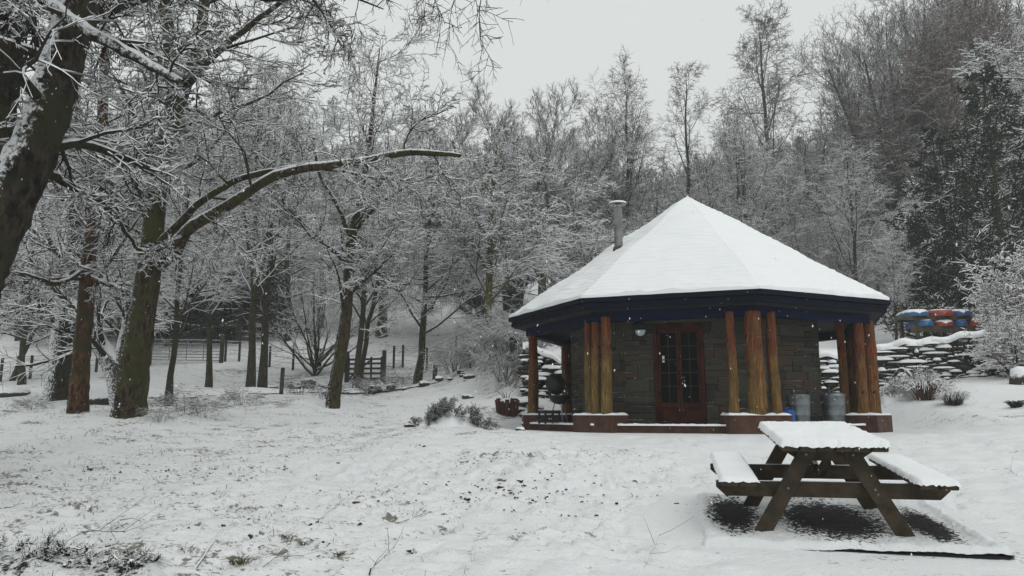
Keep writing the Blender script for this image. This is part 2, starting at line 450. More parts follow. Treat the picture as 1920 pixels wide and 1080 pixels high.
# ------------------------------------------------------------------ tree growth
def spline(pts, n):
    pts = np.asarray(pts, float); m = len(pts); t = np.linspace(0, m-1, n); out = []
    for x in t:
        i = min(int(x), m-2); u = x-i
        p0 = pts[max(i-1, 0)]; p1 = pts[i]; p2 = pts[i+1]; p3 = pts[min(i+2, m-1)]
        out.append(.5*((2*p1)+(-p0+p2)*u+(2*p0-5*p1+4*p2-p3)*u*u+(-p0+3*p1-3*p2+p3)*u**3))
    return np.array(out)
def spawn(P, R, n, t0, t1, ang, asd, ln, K, wander=.12, up=.05, rr=.6, flat=1.0, r=None, rmin=.004, taper=.25, bias=None, tpow=1.0):
    """children of the polylines P (N,K0,3); ln(t) -> absolute length factor of the parent's length"""
    r = r or rng
    N, K0, _ = P.shape
    seg = np.linalg.norm(np.diff(P, axis=1), axis=2).sum(1)
    t = (np.arange(n)[None, :]+r.uniform(0, 1, (N, n)))/n; t = t0+(t1-t0)*t**tpow
    x = t*(K0-1); i = np.clip(x.astype(int), 0, K0-2); u = (x-i)[..., None]
    a = np.arange(N)[:, None]
    p = P[a, i]*(1-u)+P[a, i+1]*u; T = P[a, i+1]-P[a, i]; T /= np.linalg.norm(T, axis=2, keepdims=True)+1e-9
    rad = R[a, i]*(1-u[..., 0])+R[a, i+1]*u[..., 0]
    Z = np.array([0, 0, 1.]); S = np.cross(T, Z); l = np.linalg.norm(S, axis=2, keepdims=True)
    S = np.where(l > .15, S/(l+1e-9), np.array([1., 0, 0])); U = np.cross(S, T); U /= np.linalg.norm(U, axis=2, keepdims=True)+1e-9
    ph = np.arange(n)[None, :]*2.39996+r.uniform(0, 2*PI, (N, 1))+r.normal(0, .3, (N, n))
    th = np.radians(r.normal(ang, asd, (N, n)))[..., None]
    cp = np.cos(ph)[..., None]; spv = np.sin(ph)[..., None]*flat
    nn = np.sqrt(cp*cp+spv*spv)+1e-6
    D = np.cos(th)*T+np.sin(th)*(cp*S+spv*U)/nn
    if bias is not None: D = D+np.asarray(bias, float)
    L = seg[:, None]*ln(t)*r.uniform(.7, 1.2, (N, n))
    p = p.reshape(-1, 3); D = D.reshape(-1, 3); L = L.reshape(-1); rad = rad.reshape(-1)
    D /= np.linalg.norm(D, axis=1, keepdims=True)
    out = [p]; st = (L/(K-1))[:, None]
    for k in range(K-1):
        D = D+r.normal(0, wander, D.shape)+np.array([0, 0, up]); D /= np.linalg.norm(D, axis=1, keepdims=True)
        p = p+D*st; out.append(p)
    r0 = np.maximum(rad*rr, rmin); 
    Rr = r0[:, None]*np.linspace(1, taper, K)[None, :]
    return np.stack(out, 1), np.maximum(Rr, rmin*.6)

def tree_meshes(name, trunkP, trunkR, spec, tmat, cmat, seed=0, rough=.045, sides=(12, 6, 4, 4, 4), snow=.012, extra=None, split=1, roots=True, limbmat=None):
    """levels below `split` go into the trunk mesh, the others into the crown mesh"""
    r = np.random.default_rng(seed)
    T = [np.asarray(trunkP, float)[None]]; TR = [np.asarray(trunkR, float)[None]]
    if extra:
        for p, q in extra: T.append(np.asarray(p, float)[None]); TR.append(np.asarray(q, float)[None])
    tparts = []
    for p, q in zip(T, TR):
        q = q.copy()
        tparts.append(tubes(p, q, sides[0], ref=(0, 1, 0) if abs((p[0, -1]-p[0, 0])[2]) > np.linalg.norm((p[0, -1]-p[0, 0])[:2]) else None, rough=rough, snow=snow))
    cparts = []
    cur = [(p, q) for p, q in zip(T, TR)]
    for lv, s in enumerate(spec):
        s = dict(s); nxt = []
        for ci, (p, q) in enumerate(cur):
            s2 = dict(s); n = s2.pop('n'); only = s2.pop('main', None)
            if lv == 0 and ci > 0: n = max(4, int(n*.6)); s2['t0'] = s2.get('t0x', .25)
            s2.pop('t0x', None)
            nxt.append(spawn(p, q, n, r=r, **s2))
        K = nxt[0][0].shape[1]
        P = np.concatenate([a for a, b in nxt]); Rr = np.concatenate([b for a, b in nxt])
        m = sides[min(lv+1, len(sides)-1)]
        (tparts if lv < split else cparts).append(tubes(P, Rr, m, snow=snow if lv > 0 else snow*1.5))
        cur = [(P, Rr)]
    tv, tq = merge(tparts); cv, cq = merge(cparts)
    return npmesh(name+'_trunk', tv, tq, tmat, True), npmesh(name+'_crown', cv, cq, cmat, False)
def put_tree(kind, label, meshes, loc, rz=0, sc=1, group=None, cat='tree', sz=None):
    e = thing(kind, label, cat, loc, rz, group)
    e.scale = (sc, sc, sz if sz else sc)
    for nm, me in zip(('trunk', 'crown'), meshes):
        o = bpy.data.objects.new(nm, me); link(o, e)
    return e

def trunk_line(h, lean=.03, n=14, seed=0, wob=.12):
    r = np.random.default_rng(seed); z = np.linspace(-.6, h, n)
    a = r.normal(0, wob, (n, 2)).cumsum(0)*.5; a -= a[1]
    a[:, 0] += lean*z
    a[0] = a[1]
    return np.c_[a, z]
def trunk_rad(r0, n=14, tip=.06, flare=.5):
    t = np.linspace(0, 1, n); r = r0*((1-t)**.8*(1-tip)+tip); r[0] *= 1+flare; r[1] *= 1+flare*.45; return r
const = lambda v: (lambda t: v+0*t)

# prototypes ---------------------------------------------------------------
def proto_ascending(seed, h=14, r0=.17, tmat=None, cmat=None, tw=.008, n=(22, 8, 6, 5), start=.25, snow=.012, ang=38):
    return tree_meshes('ascending', trunk_line(h, seed=seed), trunk_rad(r0), [
        dict(n=n[0], t0=start, t1=.98, ang=ang, asd=8, ln=lambda t: .45*(1.12-t)**.8, K=7, wander=.10, up=.09, rr=.42, rmin=.012),
        dict(n=n[1], t0=.2, t1=1, ang=38, asd=12, ln=lambda t: .5*(1.15-t*.7), K=5, wander=.14, up=.05, rr=.5, rmin=.009),
        dict(n=n[2], t0=.15, t1=1, ang=40, asd=14, ln=const(.5), K=4, wander=.16, up=.02, rr=.6, rmin=tw),
        dict(n=n[3], t0=.15, t1=1, ang=40, asd=14, ln=const(.5), K=3, wander=.2, up=0, rr=.7, rmin=tw)], tmat, cmat, seed, snow=snow)
def proto_layered(seed, h=11, r0=.16, tmat=None, cmat=None, tw=.009, n=(26, 9, 7, 6), start=.2, ang=68, ups=.03, snow=.018, ln0=.42):
    return tree_meshes('layered', trunk_line(h, seed=seed), trunk_rad(r0), [
        dict(n=n[0], t0=start, t1=.98, ang=ang, asd=10, ln=lambda t: ln0*(1.1-t)**.6, K=7, wander=.10, up=ups, rr=.38, rmin=.012),
        dict(n=n[1], t0=.2, t1=1, ang=45, asd=10, ln=lambda t: .48*(1.1-.6*t), K=5, wander=.12, up=.02, rr=.5, flat=.45, rmin=.01),
        dict(n=n[2], t0=.15, t1=1, ang=42, asd=12, ln=const(.45), K=4, wander=.14, up=.0, rr=.6, flat=.6, rmin=tw),
        dict(n=n[3], t0=.15, t1=1, ang=42, asd=12, ln=const(.45), K=3, wander=.18, up=0, rr=.7, rmin=tw)], tmat, cmat, seed, snow=snow)
def proto_dome(seed, h=15, r0=.4, tmat=None, cmat=None, tw=.012, n=(14, 9, 8, 7), snow=.012, start=.15, base=5.0):
    r = np.random.default_rng(seed)
    tl = trunk_line(base+2, seed=seed, n=8); tr = trunk_rad(r0, 8, .5)
    ex = []
    for k in range(8):
        a = 2*PI*k/8+r.normal(0, .25); sp = r.uniform(.25, .75); H = h*(1-.25*sp)
        p0 = tl[3+k % 4]; b = np.array([math.cos(a), math.sin(a), 0])
        pts = [p0, p0+b*sp*1.2+[0, 0, 1.6], p0+b*sp*(h*.26)+[0, 0, (H-base)*.42], p0+b*sp*(h*.44)+[0, 0, (H-base)*.92]]
        ex.append((spline(pts, 9)+np.r_[np.zeros((1, 3)), r.normal(0, .12, (8, 3))], np.linspace(r0*.55, .05, 9)))
    return tree_meshes('dome', tl, tr, [
        dict(n=n[0], t0=.35, t0x=start, t1=1, ang=42, asd=12, ln=lambda t: .42*(1.15-.6*t), K=7, wander=.10, up=.06, rr=.5, rmin=.02),
        dict(n=n[1], t0=.15, t1=1, ang=40, asd=12, ln=const(.42), K=5, wander=.12, up=.04, rr=.5, rmin=.014),
        dict(n=n[2], t0=.15, t1=1, ang=40, asd=12, ln=const(.45), K=4, wander=.14, up=.03, rr=.6, rmin=tw),
        dict(n=n[3], t0=.15, t1=1, ang=38, asd=12, ln=const(.5), K=2, wander=.16, up=.03, rr=.7, rmin=tw)], tmat, cmat, seed, sides=(10, 6, 4, 3, 3), extra=ex, snow=snow)
def proto_birch(seed, h=17, r0=.2, tmat=None, cmat=None, tw=.009, start=.35, n=(24, 8, 7, 6), wide=.34, droop=-.16, ang=48, wan=1.0):
    return tree_meshes('birch', trunk_line(h, seed=seed, wob=.16), trunk_rad(r0), [
        dict(n=n[0], t0=start, t1=.98, ang=ang, asd=9, ln=lambda t: wide*(1.1-t)**.55, K=8, wander=.14*wan, up=.07, rr=.42, rmin=.014),
        dict(n=n[1], t0=.2, t1=1, ang=42, asd=14, ln=lambda t: .5*(1.1-.5*t), K=6, wander=.16*wan, up=.05, rr=.45, rmin=.011),
        dict(n=n[2], t0=.15, t1=1, ang=42, asd=16, ln=const(.42), K=4, wander=.18*wan, up=-.02, rr=.55, rmin=tw),
        dict(n=n[3], t0=.15, t1=1, ang=40, asd=16, ln=const(.6), K=4, wander=.14, up=droop, rr=.65, rmin=tw)], tmat, cmat, seed, snow=.006)
def proto_fir(seed, h=15, r0=.2, tmat=None, cmat=None, n=(60, 12, 6), tw=.035, ln0=.24, start=.08, ang=95, up=-.02, snow=.03, flat=.35):
    return tree_meshes('fir', trunk_line(h, seed=seed, wob=.04), trunk_rad(r0), [
        dict(n=n[0], t0=start, t1=.99, ang=ang, asd=7, ln=lambda t: ln0*(1.06-t)**.75, K=6, wander=.07, up=up, rr=.25, rmin=.02),
        dict(n=n[1], t0=.15, t1=1, ang=52, asd=10, ln=lambda t: .42*(1.15-.75*t), K=4, wander=.10, up=-.04, rr=.8, flat=flat, rmin=tw),
        dict(n=n[2], t0=.1, t1=1, ang=48, asd=12, ln=const(.42), K=3, wander=.12, up=-.03, rr=.9, flat=flat+.2, rmin=tw*.8)], tmat, cmat, seed, sides=(8, 4, 4, 4), snow=snow)

ASC = [proto_ascending(101+i, tmat=M_trunk_thin, cmat=M_tw_mid, h=13+i) for i in range(2)]
LAY = [proto_layered(201+i, tmat=M_trunk_thin, cmat=M_tw_white) for i in range(2)]
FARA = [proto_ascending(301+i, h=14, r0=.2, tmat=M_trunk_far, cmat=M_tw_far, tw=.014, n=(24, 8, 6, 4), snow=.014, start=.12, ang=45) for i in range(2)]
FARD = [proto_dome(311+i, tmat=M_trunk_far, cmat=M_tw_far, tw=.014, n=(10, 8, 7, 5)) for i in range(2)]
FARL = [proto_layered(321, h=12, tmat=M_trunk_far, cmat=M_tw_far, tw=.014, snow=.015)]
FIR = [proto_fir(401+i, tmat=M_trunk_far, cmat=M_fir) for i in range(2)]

exec_parts = []
# ------------------------------------------------------------------ hero trees on the left
def wpath(pix, n):
    """pix: (px, py, Y) -> smooth world path"""
    return spline([W(*p) for p in pix], n)
def rpath(rs, n): return np.interp(np.linspace(0, 1, n), np.linspace(0, 1, len(rs)), rs)
def hero(kind, label, trunk, rads, extra, spec, tmat, cmat, seed, sides=(22, 7, 5, 4, 4), snow=.02, n=64, group=None, rough=.05):
    P = wpath(trunk, n); base = P[0].copy(); base[2] += .3
    rk_ = np.random.default_rng(seed+7)
    def kink(P_): a_ = rk_.normal(0, .012, P_.shape).cumsum(0); a_ -= np.linspace(0, 1, len(P_))[:, None]*a_[-1]; a_[0] = 0; return P_+a_
    ex = [(kink(wpath(p, 30))-base, rpath(r, 30)) for p, r in extra]
    ms = tree_meshes(kind, P-base, rpath(rads, n), spec, tmat, cmat, seed, sides=sides, snow=snow, extra=ex, rough=rough)
    return put_tree(kind, label, ms, base)
def below(p): return (p[0], p[1]+40, p[2])
SP = [dict(n=16, t0=.38, t0x=.12, t1=1, ang=60, asd=16, ln=lambda t: .26*(1.2-.5*t), K=8, wander=.16, up=.02, rr=.30, rmin=.014),
      dict(n=8, t0=.15, t1=1, ang=45, asd=14, ln=lambda t: .5*(1.15-.5*t), K=6, wander=.18, up=.0, rr=.5, rmin=.009, flat=.8),
      dict(n=7, t0=.12, t1=1, ang=42, asd=14, ln=const(.48), K=5, wander=.2, up=-.01, rr=.55, rmin=.006, flat=.8),
      dict(n=5, t0=.12, t1=1, ang=42, asd=14, ln=const(.5), K=3, wander=.2, up=0, rr=.6, rmin=.005)]
def spec_with(**k0):
    s = [dict(a) for a in SP]
    for key, v in k0.items():
        lv, f = key.split('_'); s[int(lv[1:])][f] = v
    return s
# the broad tree with the long reaching limb
hero('old_tree', 'broad mossy tree with a long snow-topped limb reaching right over the lawn',
     [(238, 830, 15.4), (243, 770, 15.5), (256, 660, 15.5), (272, 560, 15.5), (284, 470, 15.5), (292, 380, 15.6), (300, 300, 15.7), (322, 225, 15.8), (350, 150, 15.9), (372, 80, 16), (386, -20, 16), (400, -160, 16)],
     [.42, .33, .275, .25, .225, .205, .19, .17, .14, .13, .11, .05],
     [([(290, 500, 15.5), (322, 478, 15.3), (352, 430, 15.1), (420, 388, 14.8), (490, 342, 14.5), (560, 320, 14.2), (640, 312, 14.0), (740, 294, 13.8), (800, 289, 13.7), (864, 292, 13.6)], [.14, .13, .12, .105, .095, .085, .075, .065, .055, .03]),
      ([(292, 470, 15.5), (325, 430, 15.3), (365, 385, 15.1), (420, 352, 14.9), (470, 332, 14.7), (530, 322, 14.5), (588, 305, 14.4)], [.09, .08, .072, .065, .06, .05, .025]),
      ([(296, 330, 15.7), (280, 300, 15.6), (262, 268, 15.5)], [.16, .13, .11]),
      ([(318, 240, 15.8), (325, 160, 15.6), (312, 70, 15.6), (300, -40, 15.6), (290, -160, 15.6)], [.16, .13, .12, .10, .05]),
      ([(345, 165, 15.9), (420, 95, 15.2), (520, 10, 14.6), (640, -60, 14.2)], [.09, .07, .05, .03]),
      ([(288, 430, 15.6), (250, 370, 15.9), (180, 330, 16.2), (90, 340, 16.6)], [.10, .08, .06, .03])],
     spec_with(l0_n=13), M_trunk, M_tw_near, 31)
# large leaning trunk in the upper left corner
hero('leaning_tree', 'thick dark leaning trunk with snow clinging to it at the upper left corner',
     [(-260, 1050, 6.9), (-190, 860, 7), (-90, 640, 7.1), (-30, 480, 7.2), (32, 350, 7.3), (84, 220, 7.4), (120, 100, 7.5), (152, 0, 7.6), (190, -140, 7.7), (250, -340, 7.8)],
     [.32, .27, .25, .23, .215, .205, .20, .19, .16, .10],
     [([(35, -40, 7.6), (110, 20, 7.2), (190, 70, 7.0), (290, 125, 6.9), (340, 155, 6.8)], [.05, .06, .055, .045, .03]),
      ([(170, -80, 7.6), (300, -60, 8.2), (480, -15, 8.8), (640, -25, 9.2), (800, -60, 9.5)], [.11, .08, .06, .05, .03]),
      ([(60, 300, 7.3), (110, 345, 7.9), (200, 395, 8.5), (260, 470, 9.0)], [.05, .04, .03, .015])],
     spec_with(l0_n=9, l0_up=-.02, l1_up=-.05, l3_n=4), M_trunk_big, M_tw_near, 132, snow=.02, rough=.085)
hero('dark_trunk_tree', 'dark trunk cut by the left edge of the photo, behind the leaning one',
     [(-190, 980, 9.4), (-120, 720, 9.4), (-70, 480, 9.4), (-22, 330, 9.4), (2, 200, 9.4), (16, 80, 9.4), (28, -30, 9.4), (48, -200, 9.4)],
     [.34, .28, .24, .21, .19, .17, .16, .1], [],
     spec_with(l0_n=9, l3_n=4), M_trunk_big, M_tw_near, 33, rough=.085)
# branch canopy hanging over the top of the picture
SPH = [dict(n=20, t0=.1, t0x=.1, t1=1, ang=75, asd=18, ln=lambda t: .16+0*t, K=8, wander=.16, up=-.12, rr=.3, rmin=.007, bias=(.1, 0, -.35)),
       dict(n=7, t0=.15, t1=1, ang=35, asd=14, ln=const(.45), K=6, wander=.15, up=-.08, rr=.6, rmin=.005),
       dict(n=6, t0=.1, t1=1, ang=38, asd=14, ln=const(.4), K=4, wander=.16, up=-.03, rr=.7, rmin=.004)]
def overhang():
    n = 22
    P = spline([(-8.2, 8.5, .2), (-8.0, 8.6, 1.5), (-7.6, 8.8, 4), (-7.0, 9, 6.5), (-6.2, 9.1, 8.6), (-5.6, 9.2, 10.5)], n); base = P[0].copy()
    ex = [([(-7.0, 9, 6.5), (-5.4, 9.3, 8.2), (-3.6, 9.4, 8.5), (-1.8, 9.4, 7.9), (-.3, 9.3, 7.35)], [.11, .09, .06, .035, .008]),
          ([(-6.6, 9, 7.6), (-4.8, 9.8, 9), (-3.0, 10.2, 9.1), (-1.4, 10.4, 8.4), (-.2, 10.4, 7.8)], [.10, .08, .05, .03, .008]),
          ([(-7.3, 9, 5.2), (-5.8, 9.6, 7.0), (-4.4, 10.0, 7.8), (-3.0, 10.2, 7.9), (-1.9, 10.2, 7.5)], [.08, .06, .04, .025, .008])]
    ex = [(spline(p, 14)-base, rpath(r, 14)) for p, r in ex]
    ms = tree_meshes('overhang', P-base, rpath([.4, .3, .26, .2, .14, .05], n), SPH, M_tw_bare, M_tw_bare, 34, snow=.003, extra=ex)
    put_tree('overhanging_tree', 'tree beyond the left edge whose bare drooping twigs hang into the top', ms, base)
overhang()
hero('reddish_tree', 'brown-barked straight tree left of the broad mossy tree',
     [(142, 815, 16.6), (146, 770, 16.6), (152, 680, 16.6), (160, 580, 16.6), (168, 480, 16.6), (180, 380, 16.7), (190, 260, 16.8), (196, 120, 17), (205, -60, 17)],
     [.29, .22, .185, .17, .155, .14, .12, .10, .04],
     [([(168, 500, 16.5), (110, 530, 15.8), (60, 520, 15.2), (10, 508, 14.8)], [.06, .055, .05, .03]),
      ([(175, 520, 16.5), (225, 540, 15.9), (262, 552, 15.5)], [.06, .05, .03])],
     spec_with(l0_n=14, l3_n=4), M_trunk_red, M_tw_near, 35)
hero('ivy_tree', 'dark ivy-clad trunk standing behind the brown-barked tree by the track',
     [(104, 775, 24.5), (108, 740, 24.5), (120, 640, 24.5), (128, 540, 24.6), (135, 420, 24.8), (140, 250, 25), (150, 50, 25)],
     [.50, .42, .40, .36, .28, .18, .05], [],
     spec_with(l0_n=22, l0_t0=.3, l2_rmin=.009, l3_rmin=.008, l3_n=4), M_trunk_big, M_tw_near, 36)
hero('forked_tree', 'slim tree with crooked green-barked trunk left of the hurdle gate',
     [(622, 790, 20.8), (624, 758, 20.9), (634, 690, 20.9), (648, 600, 21), (655, 500, 21), (662, 430, 21), (676, 370, 21.2), (688, 300, 21.3), (700, 200, 21.5), (712, 90, 21.5)],
     [.27, .20, .175, .165, .15, .13, .10, .08, .05, .015],
     [([(646, 560, 21), (690, 520, 20.6), (735, 480, 20.2)], [.06, .045, .02]),
      ([(660, 440, 21), (700, 390, 20.6), (760, 350, 20.2), (840, 320, 19.9)], [.06, .05, .035, .012]),
      ([(658, 450, 21), (632, 380, 21), (600, 330, 21), (585, 250, 21)], [.07, .06, .045, .02]),
      ([(655, 500, 21), (600, 450, 20.6), (545, 400, 20.4), (530, 380, 20.3)], [.06, .045, .03, .012])],
     spec_with(l0_n=16, l0_ang=48, l0_t0=.3, l0_up=.06, l2_rmin=.008, l3_rmin=.007, l3_n=5), M_trunk, M_tw_mid, 37, sides=(12, 6, 4, 4, 4))
hero('green_stem_tree', 'slim straight tree with green-yellow stem and round white crown left of the pavilion',
     [(911, 745, 28), (912, 722, 28), (914, 640, 28), (917, 540, 28), (919, 450, 28), (922, 370, 28), (928, 320, 28), (932, 268, 28)],
     [.20, .15, .135, .125, .11, .09, .06, .015],
     [([(918, 520, 28), (890, 460, 27.6), (850, 430, 27.3)], [.05, .035, .012]),
      ([(919, 480, 28), (965, 430, 27.8), (1005, 360, 27.6)], [.05, .035, .012])],
     [dict(n=34, t0=.38, t0x=.2, t1=.95, ang=60, asd=10, ln=lambda t: .36*(1.1-t)**.7, K=7, wander=.1, up=.02, rr=.36, rmin=.014),
      dict(n=9, t0=.18, t1=1, ang=42, asd=12, ln=lambda t: .45*(1.15-.5*t), K=5, wander=.13, up=.01, rr=.5, rmin=.011, flat=.6),
      dict(n=7, t0=.12, t1=1, ang=42, asd=12, ln=const(.45), K=4, wander=.15, up=0, rr=.55, rmin=.010),
      dict(n=5, t0=.12, t1=1, ang=42, asd=12, ln=const(.45), K=3, wander=.18, up=0, rr=.6, rmin=.009)],
     m_bark('yellow_green_bark', (.05, .045, .02), (.13, .12, .045), moss=(.10, .105, .03), thr=.85, amp=1.2, sc=8), M_tw_white, 38, sides=(10, 5, 4, 4, 4), snow=.022)
# ------------------------------------------------------------------ middle distance trees
def mid(kind, label, ms, px, Y, sc, rz=0, group=None, cat='tree', sz=None):
    p = at(px, Y); return put_tree(kind, label, ms, p, rz, sc, group, cat, sz)
mid('thin_tree', 'thin dark stemmed tree just right of the broad mossy trunk', ASC[0], 315, 23, .62, 1)
mid('thin_tree', 'thin tree standing in front of the right end of the metal gate', ASC[1], 391, 31, .75, 2)
mid('snowy_tree', 'left of the close pair of trees between metal gate and fence post', ASC[1], 470, 29, .92, 3)
mid('snowy_tree', 'right of the close pair of trees between metal gate and fence post', ASC[0], 492, 30, .98, 4.4)
mid('snowy_tree', 'slender tree right behind the crooked green-barked tree, by the hurdle gate', ASC[0], 668, 30, .8, 5.2)
e = mid('leaning_thin_tree', 'slender tree leaning right beside the hurdle gate', ASC[1], 671, 30.4, .7, .8); e.rotation_euler = (0, .13, .3)
mid('layered_tree', 'tree with level snow-laden branches standing midway between the hurdle gate and the pavilion', LAY[0], 783, 31, 1.02, 0)
mid('layered_tree', 'snow-laden tree at the left edge behind the dark leaning trunks', LAY[1], 40, 33, .9, 2)
e = mid('slanted_tree', 'small slanted tree by the far-left fence posts', ASC[1], 22, 34, .6, 1); e.rotation_euler = (0, .28, 0)
mid('layered_tree', 'white-twigged tree behind the broad mossy tree', LAY[0], 215, 36, 1.05, 1.5)
mid('layered_tree', 'white-twigged tree beyond the metal gate', LAY[1], 340, 46, 1.3, .6)
mid('layered_tree', 'white-twigged tree beyond the gap left of the coppiced bush', LAY[0], 540, 44, 1.15, 2.2)
mid('layered_tree', 'white-twigged tree behind the long reaching limb', LAY[1], 600, 50, 1.4, 4)

# forked dark stub tree leaning between the two left trunks
P = spline([W(235, 770, 22), W(228, 735, 22), W(215, 690, 22), W(190, 650, 22), W(160, 600, 22.2), W(130, 560, 22.5)], 14)
b = P[0].copy()
ms = tree_meshes('stub', P-b, rpath([.38, .36, .33, .25, .2, .12], 14), [
    dict(n=12, t0=.4, t1=1, ang=50, asd=15, ln=lambda t: .5+0*t, K=7, wander=.12, up=.08, rr=.35, rmin=.012),
    dict(n=8, t0=.2, t1=1, ang=42, asd=12, ln=const(.45), K=5, wander=.14, up=.0, rr=.5, rmin=.009),
    dict(n=7, t0=.2, t1=1, ang=42, asd=12, ln=const(.45), K=3, wander=.16, up=0, rr=.6, rmin=.008)], M_trunk_big, M_tw_near, 51,
    extra=[(spline([W(222, 700, 22)-b, W(232, 650, 22)-b, W(240, 600, 22)-b, W(236, 540, 22)-b], 8), rpath([.25, .2, .15, .08], 8))])
put_tree('bent_tree', 'dark bent tree forking low, seen between the two left trunks', ms, b)

# big tree with low spreading boughs left of the pavilion
big = proto_dome(61, h=19, r0=.62, tmat=M_trunk_far, cmat=m_twig('beech_twig', (.055, .048, .042), .4, .25), tw=.013, n=(22, 12, 10, 7), start=.12, base=4.5, snow=.012)
low = proto_layered(62, h=9, r0=.3, tmat=M_trunk_far, cmat=M_tw_white, tw=.012, n=(24, 9, 8, 6), start=.30, ang=76, ups=-.005, ln0=.70)
mid('spreading_tree', 'low wide tree with drooping white boughs beside the pavilion\'s left eave', low, 1015, 37, .95, .9)
mid('spreading_tree', 'low white-boughed tree between the crooked tree and the great beech', low, 715, 47, 1.15, 3)

def multi_beech(sd=81, dens=5, wide=1.0, mat=None, fan=False):
    r = np.random.default_rng(sd); ex = []; 
    NL = 18 if wide > 1 else 11
    for k in range(NL):
        a = 2*PI*k*(.382 if wide > 1 else 1/11)+r.normal(0, .2); s = (.25+.75*((k+.5)/NL)**.6) if wide > 1 else r.uniform(.3, 1); b = np.array([math.cos(a), math.sin(a), 0])
        ex.append((spline([b*.35+[0, 0, -.5], b*(.6+.5*s)+[0, 0, 3.5], b*(1.5+2.2*s)*wide+[0, 0, 9-1.5*(wide-1)*s*3], b*(2+4.4*s)*wide+[0, 0, (17.5-3.5*s) if wide == 1 else 15.5*math.sqrt(1-((2+4.4*s)*wide/12.2)**2)]], 10), np.linspace(.3, .04, 10)))
    tl = spline([(0, 0, -.8), (0, 0, 2), (.3, 0, 8), (.2, .2, 18.5 if wide == 1 else 14.5)], 10)
    return tree_meshes('multi', tl, np.linspace(.42, .04, 10), [
        dict(n=26, t0=.2, t0x=.22, t1=1, ang=35, asd=10, ln=lambda t: .32*(1.2-.7*t), K=6, wander=.1, up=.09, rr=.45, rmin=.018),
        dict(n=9, t0=.15, t1=1, ang=38, asd=12, ln=const(.45), K=5, wander=.12, up=.06, rr=.5, rmin=.013),
        dict(n=7, t0=.15, t1=1, ang=38, asd=12, ln=const(.45), K=4, wander=.14, up=.05, rr=.6, rmin=.011),
        dict(n=dens, t0=.1, t1=1, ang=36, asd=12, ln=const(.5), K=2, wander=.14, up=.04, rr=.7, rmin=.011)], M_trunk_far, mat, sd, sides=(9, 5, 4, 3, 3), extra=ex, snow=.006)
MUL_DOME = multi_beech(83, 8, 1.45, m_twig('domed_beech_twig', (.07, .062, .054), .3, .25, amt=.8))
# tall trees above the pavilion roof
B1 = proto_birch(71, h=17, r0=.2, tmat=M_trunk_thin, cmat=M_tw_sky, tw=.0075, start=.22, n=(24, 8, 7, 5), droop=-.02, wide=.40, ang=34, wan=.5)
B2 = proto_birch(72, h=17, r0=.2, tmat=M_trunk_thin, cmat=M_tw_sky, tw=.0075, start=.42, n=(13, 7, 7, 5), droop=.02, wide=.30, ang=36, wan=.7)
B3 = proto_birch(73, h=20, r0=.26, tmat=M_trunk_far, cmat=M_tw_sky, tw=.0085, start=.40, n=(22, 8, 7, 6), droop=-.14, wide=.30, ang=48, wan=.7)
SKYL = ([-400, 0, 500, 640, 820, 860, 1000, 1080, 1150, 1230, 1300, 1340, 1400, 1520, 1560, 1600, 1680, 1760, 2400], [-200, -200, -60, 60, 170, 210, 235, 250, 300, 300, 270, 235, 225, 225, 175, 110, 20, -60, -200])
_tops = {}
def topz(ms):
    k_ = ms[1].name
    if k_ not in _tops:
        a_ = np.empty(len(ms[1].vertices)*3, np.float32); ms[1].vertices.foreach_get('co', a_); _tops[k_] = float(np.percentile(a_[2::3], 99.7))
    return _tops[k_]
def top_to(label, kind, ms, px, Y, ytop, h, rz):
    p = at(px, Y); zt = W(px, ytop, Y)[2]; return put_tree(kind, label, ms, p, rz, (zt-p[2])/topz(ms))
e = top_to('huge round-domed beech rising grey behind the left slope of the pavilion roof', 'great_beech', MUL_DOME, 962, 44, 222, 19, .4); e.scale = (e.scale[2]*1.12, e.scale[2]*1.12, e.scale[2])
top_to('thick-trunked tree with heavy boughs just left of the pavilion, under the great dome', 'old_tree', big, 899, 41, 330, 19, 1.4)
top_to('tall fan-shaped birch directly above the flue pipe', 'tall_birch', B1, 1172, 44, 118, 17, 0)
top_to('tall tree with an open thin crown directly above the roof peak', 'tall_tree', B2, 1295, 46, 110, 17, 1)
top_to('tallest birch with drooping twigs, standing against the sky right of the roof peak', 'tall_birch', B3, 1457, 50, 10, 20, 2)
mid('twin_tree', 'left of two close dark stems right of the roof peak', ASC[0], 1398, 44, .92, 1)
mid('twin_tree', 'right of two close dark stems right of the roof peak', ASC[1], 1411, 45, .88, 3)
mid('thin_tree', 'thin pale stem rising behind the right slope of the pavilion roof', ASC[0], 1622, 38, .78, 2)
mid('crooked_tree', 'small crooked bare tree right of the pavilion eave, left of the canoe rack', ASC[1], 1682, 28.5, .33, 5)
MUL = multi_beech(81, 5, 1.0, m_twig('upper_beech_twig', (.085, .075, .062), .35, .25, amt=.75))
top_to('great many-stemmed beech fanning out high on the right hillside', 'fan_beech', MUL, 1705, 52, 8, 18.5, .5)
top_to('many-stemmed beech at the upper right, behind the snowy evergreen', 'fan_beech', MUL, 1840, 60, -90, 18.5, 2.1)
brn = proto_ascending(91, h=13, r0=.18, tmat=M_trunk_far, cmat=M_tw_brown, tw=.013, n=(22, 8, 7, 5), start=.15, ang=42)
top_to('russet tree still holding dead leaves, right of the great fanning beech', 'russet_tree', brn, 1800, 46, 20, 13, 0)
top_to('russet tree at the top right corner behind the snowy boughs', 'russet_tree', brn, 1900, 50, -60, 13, 2)

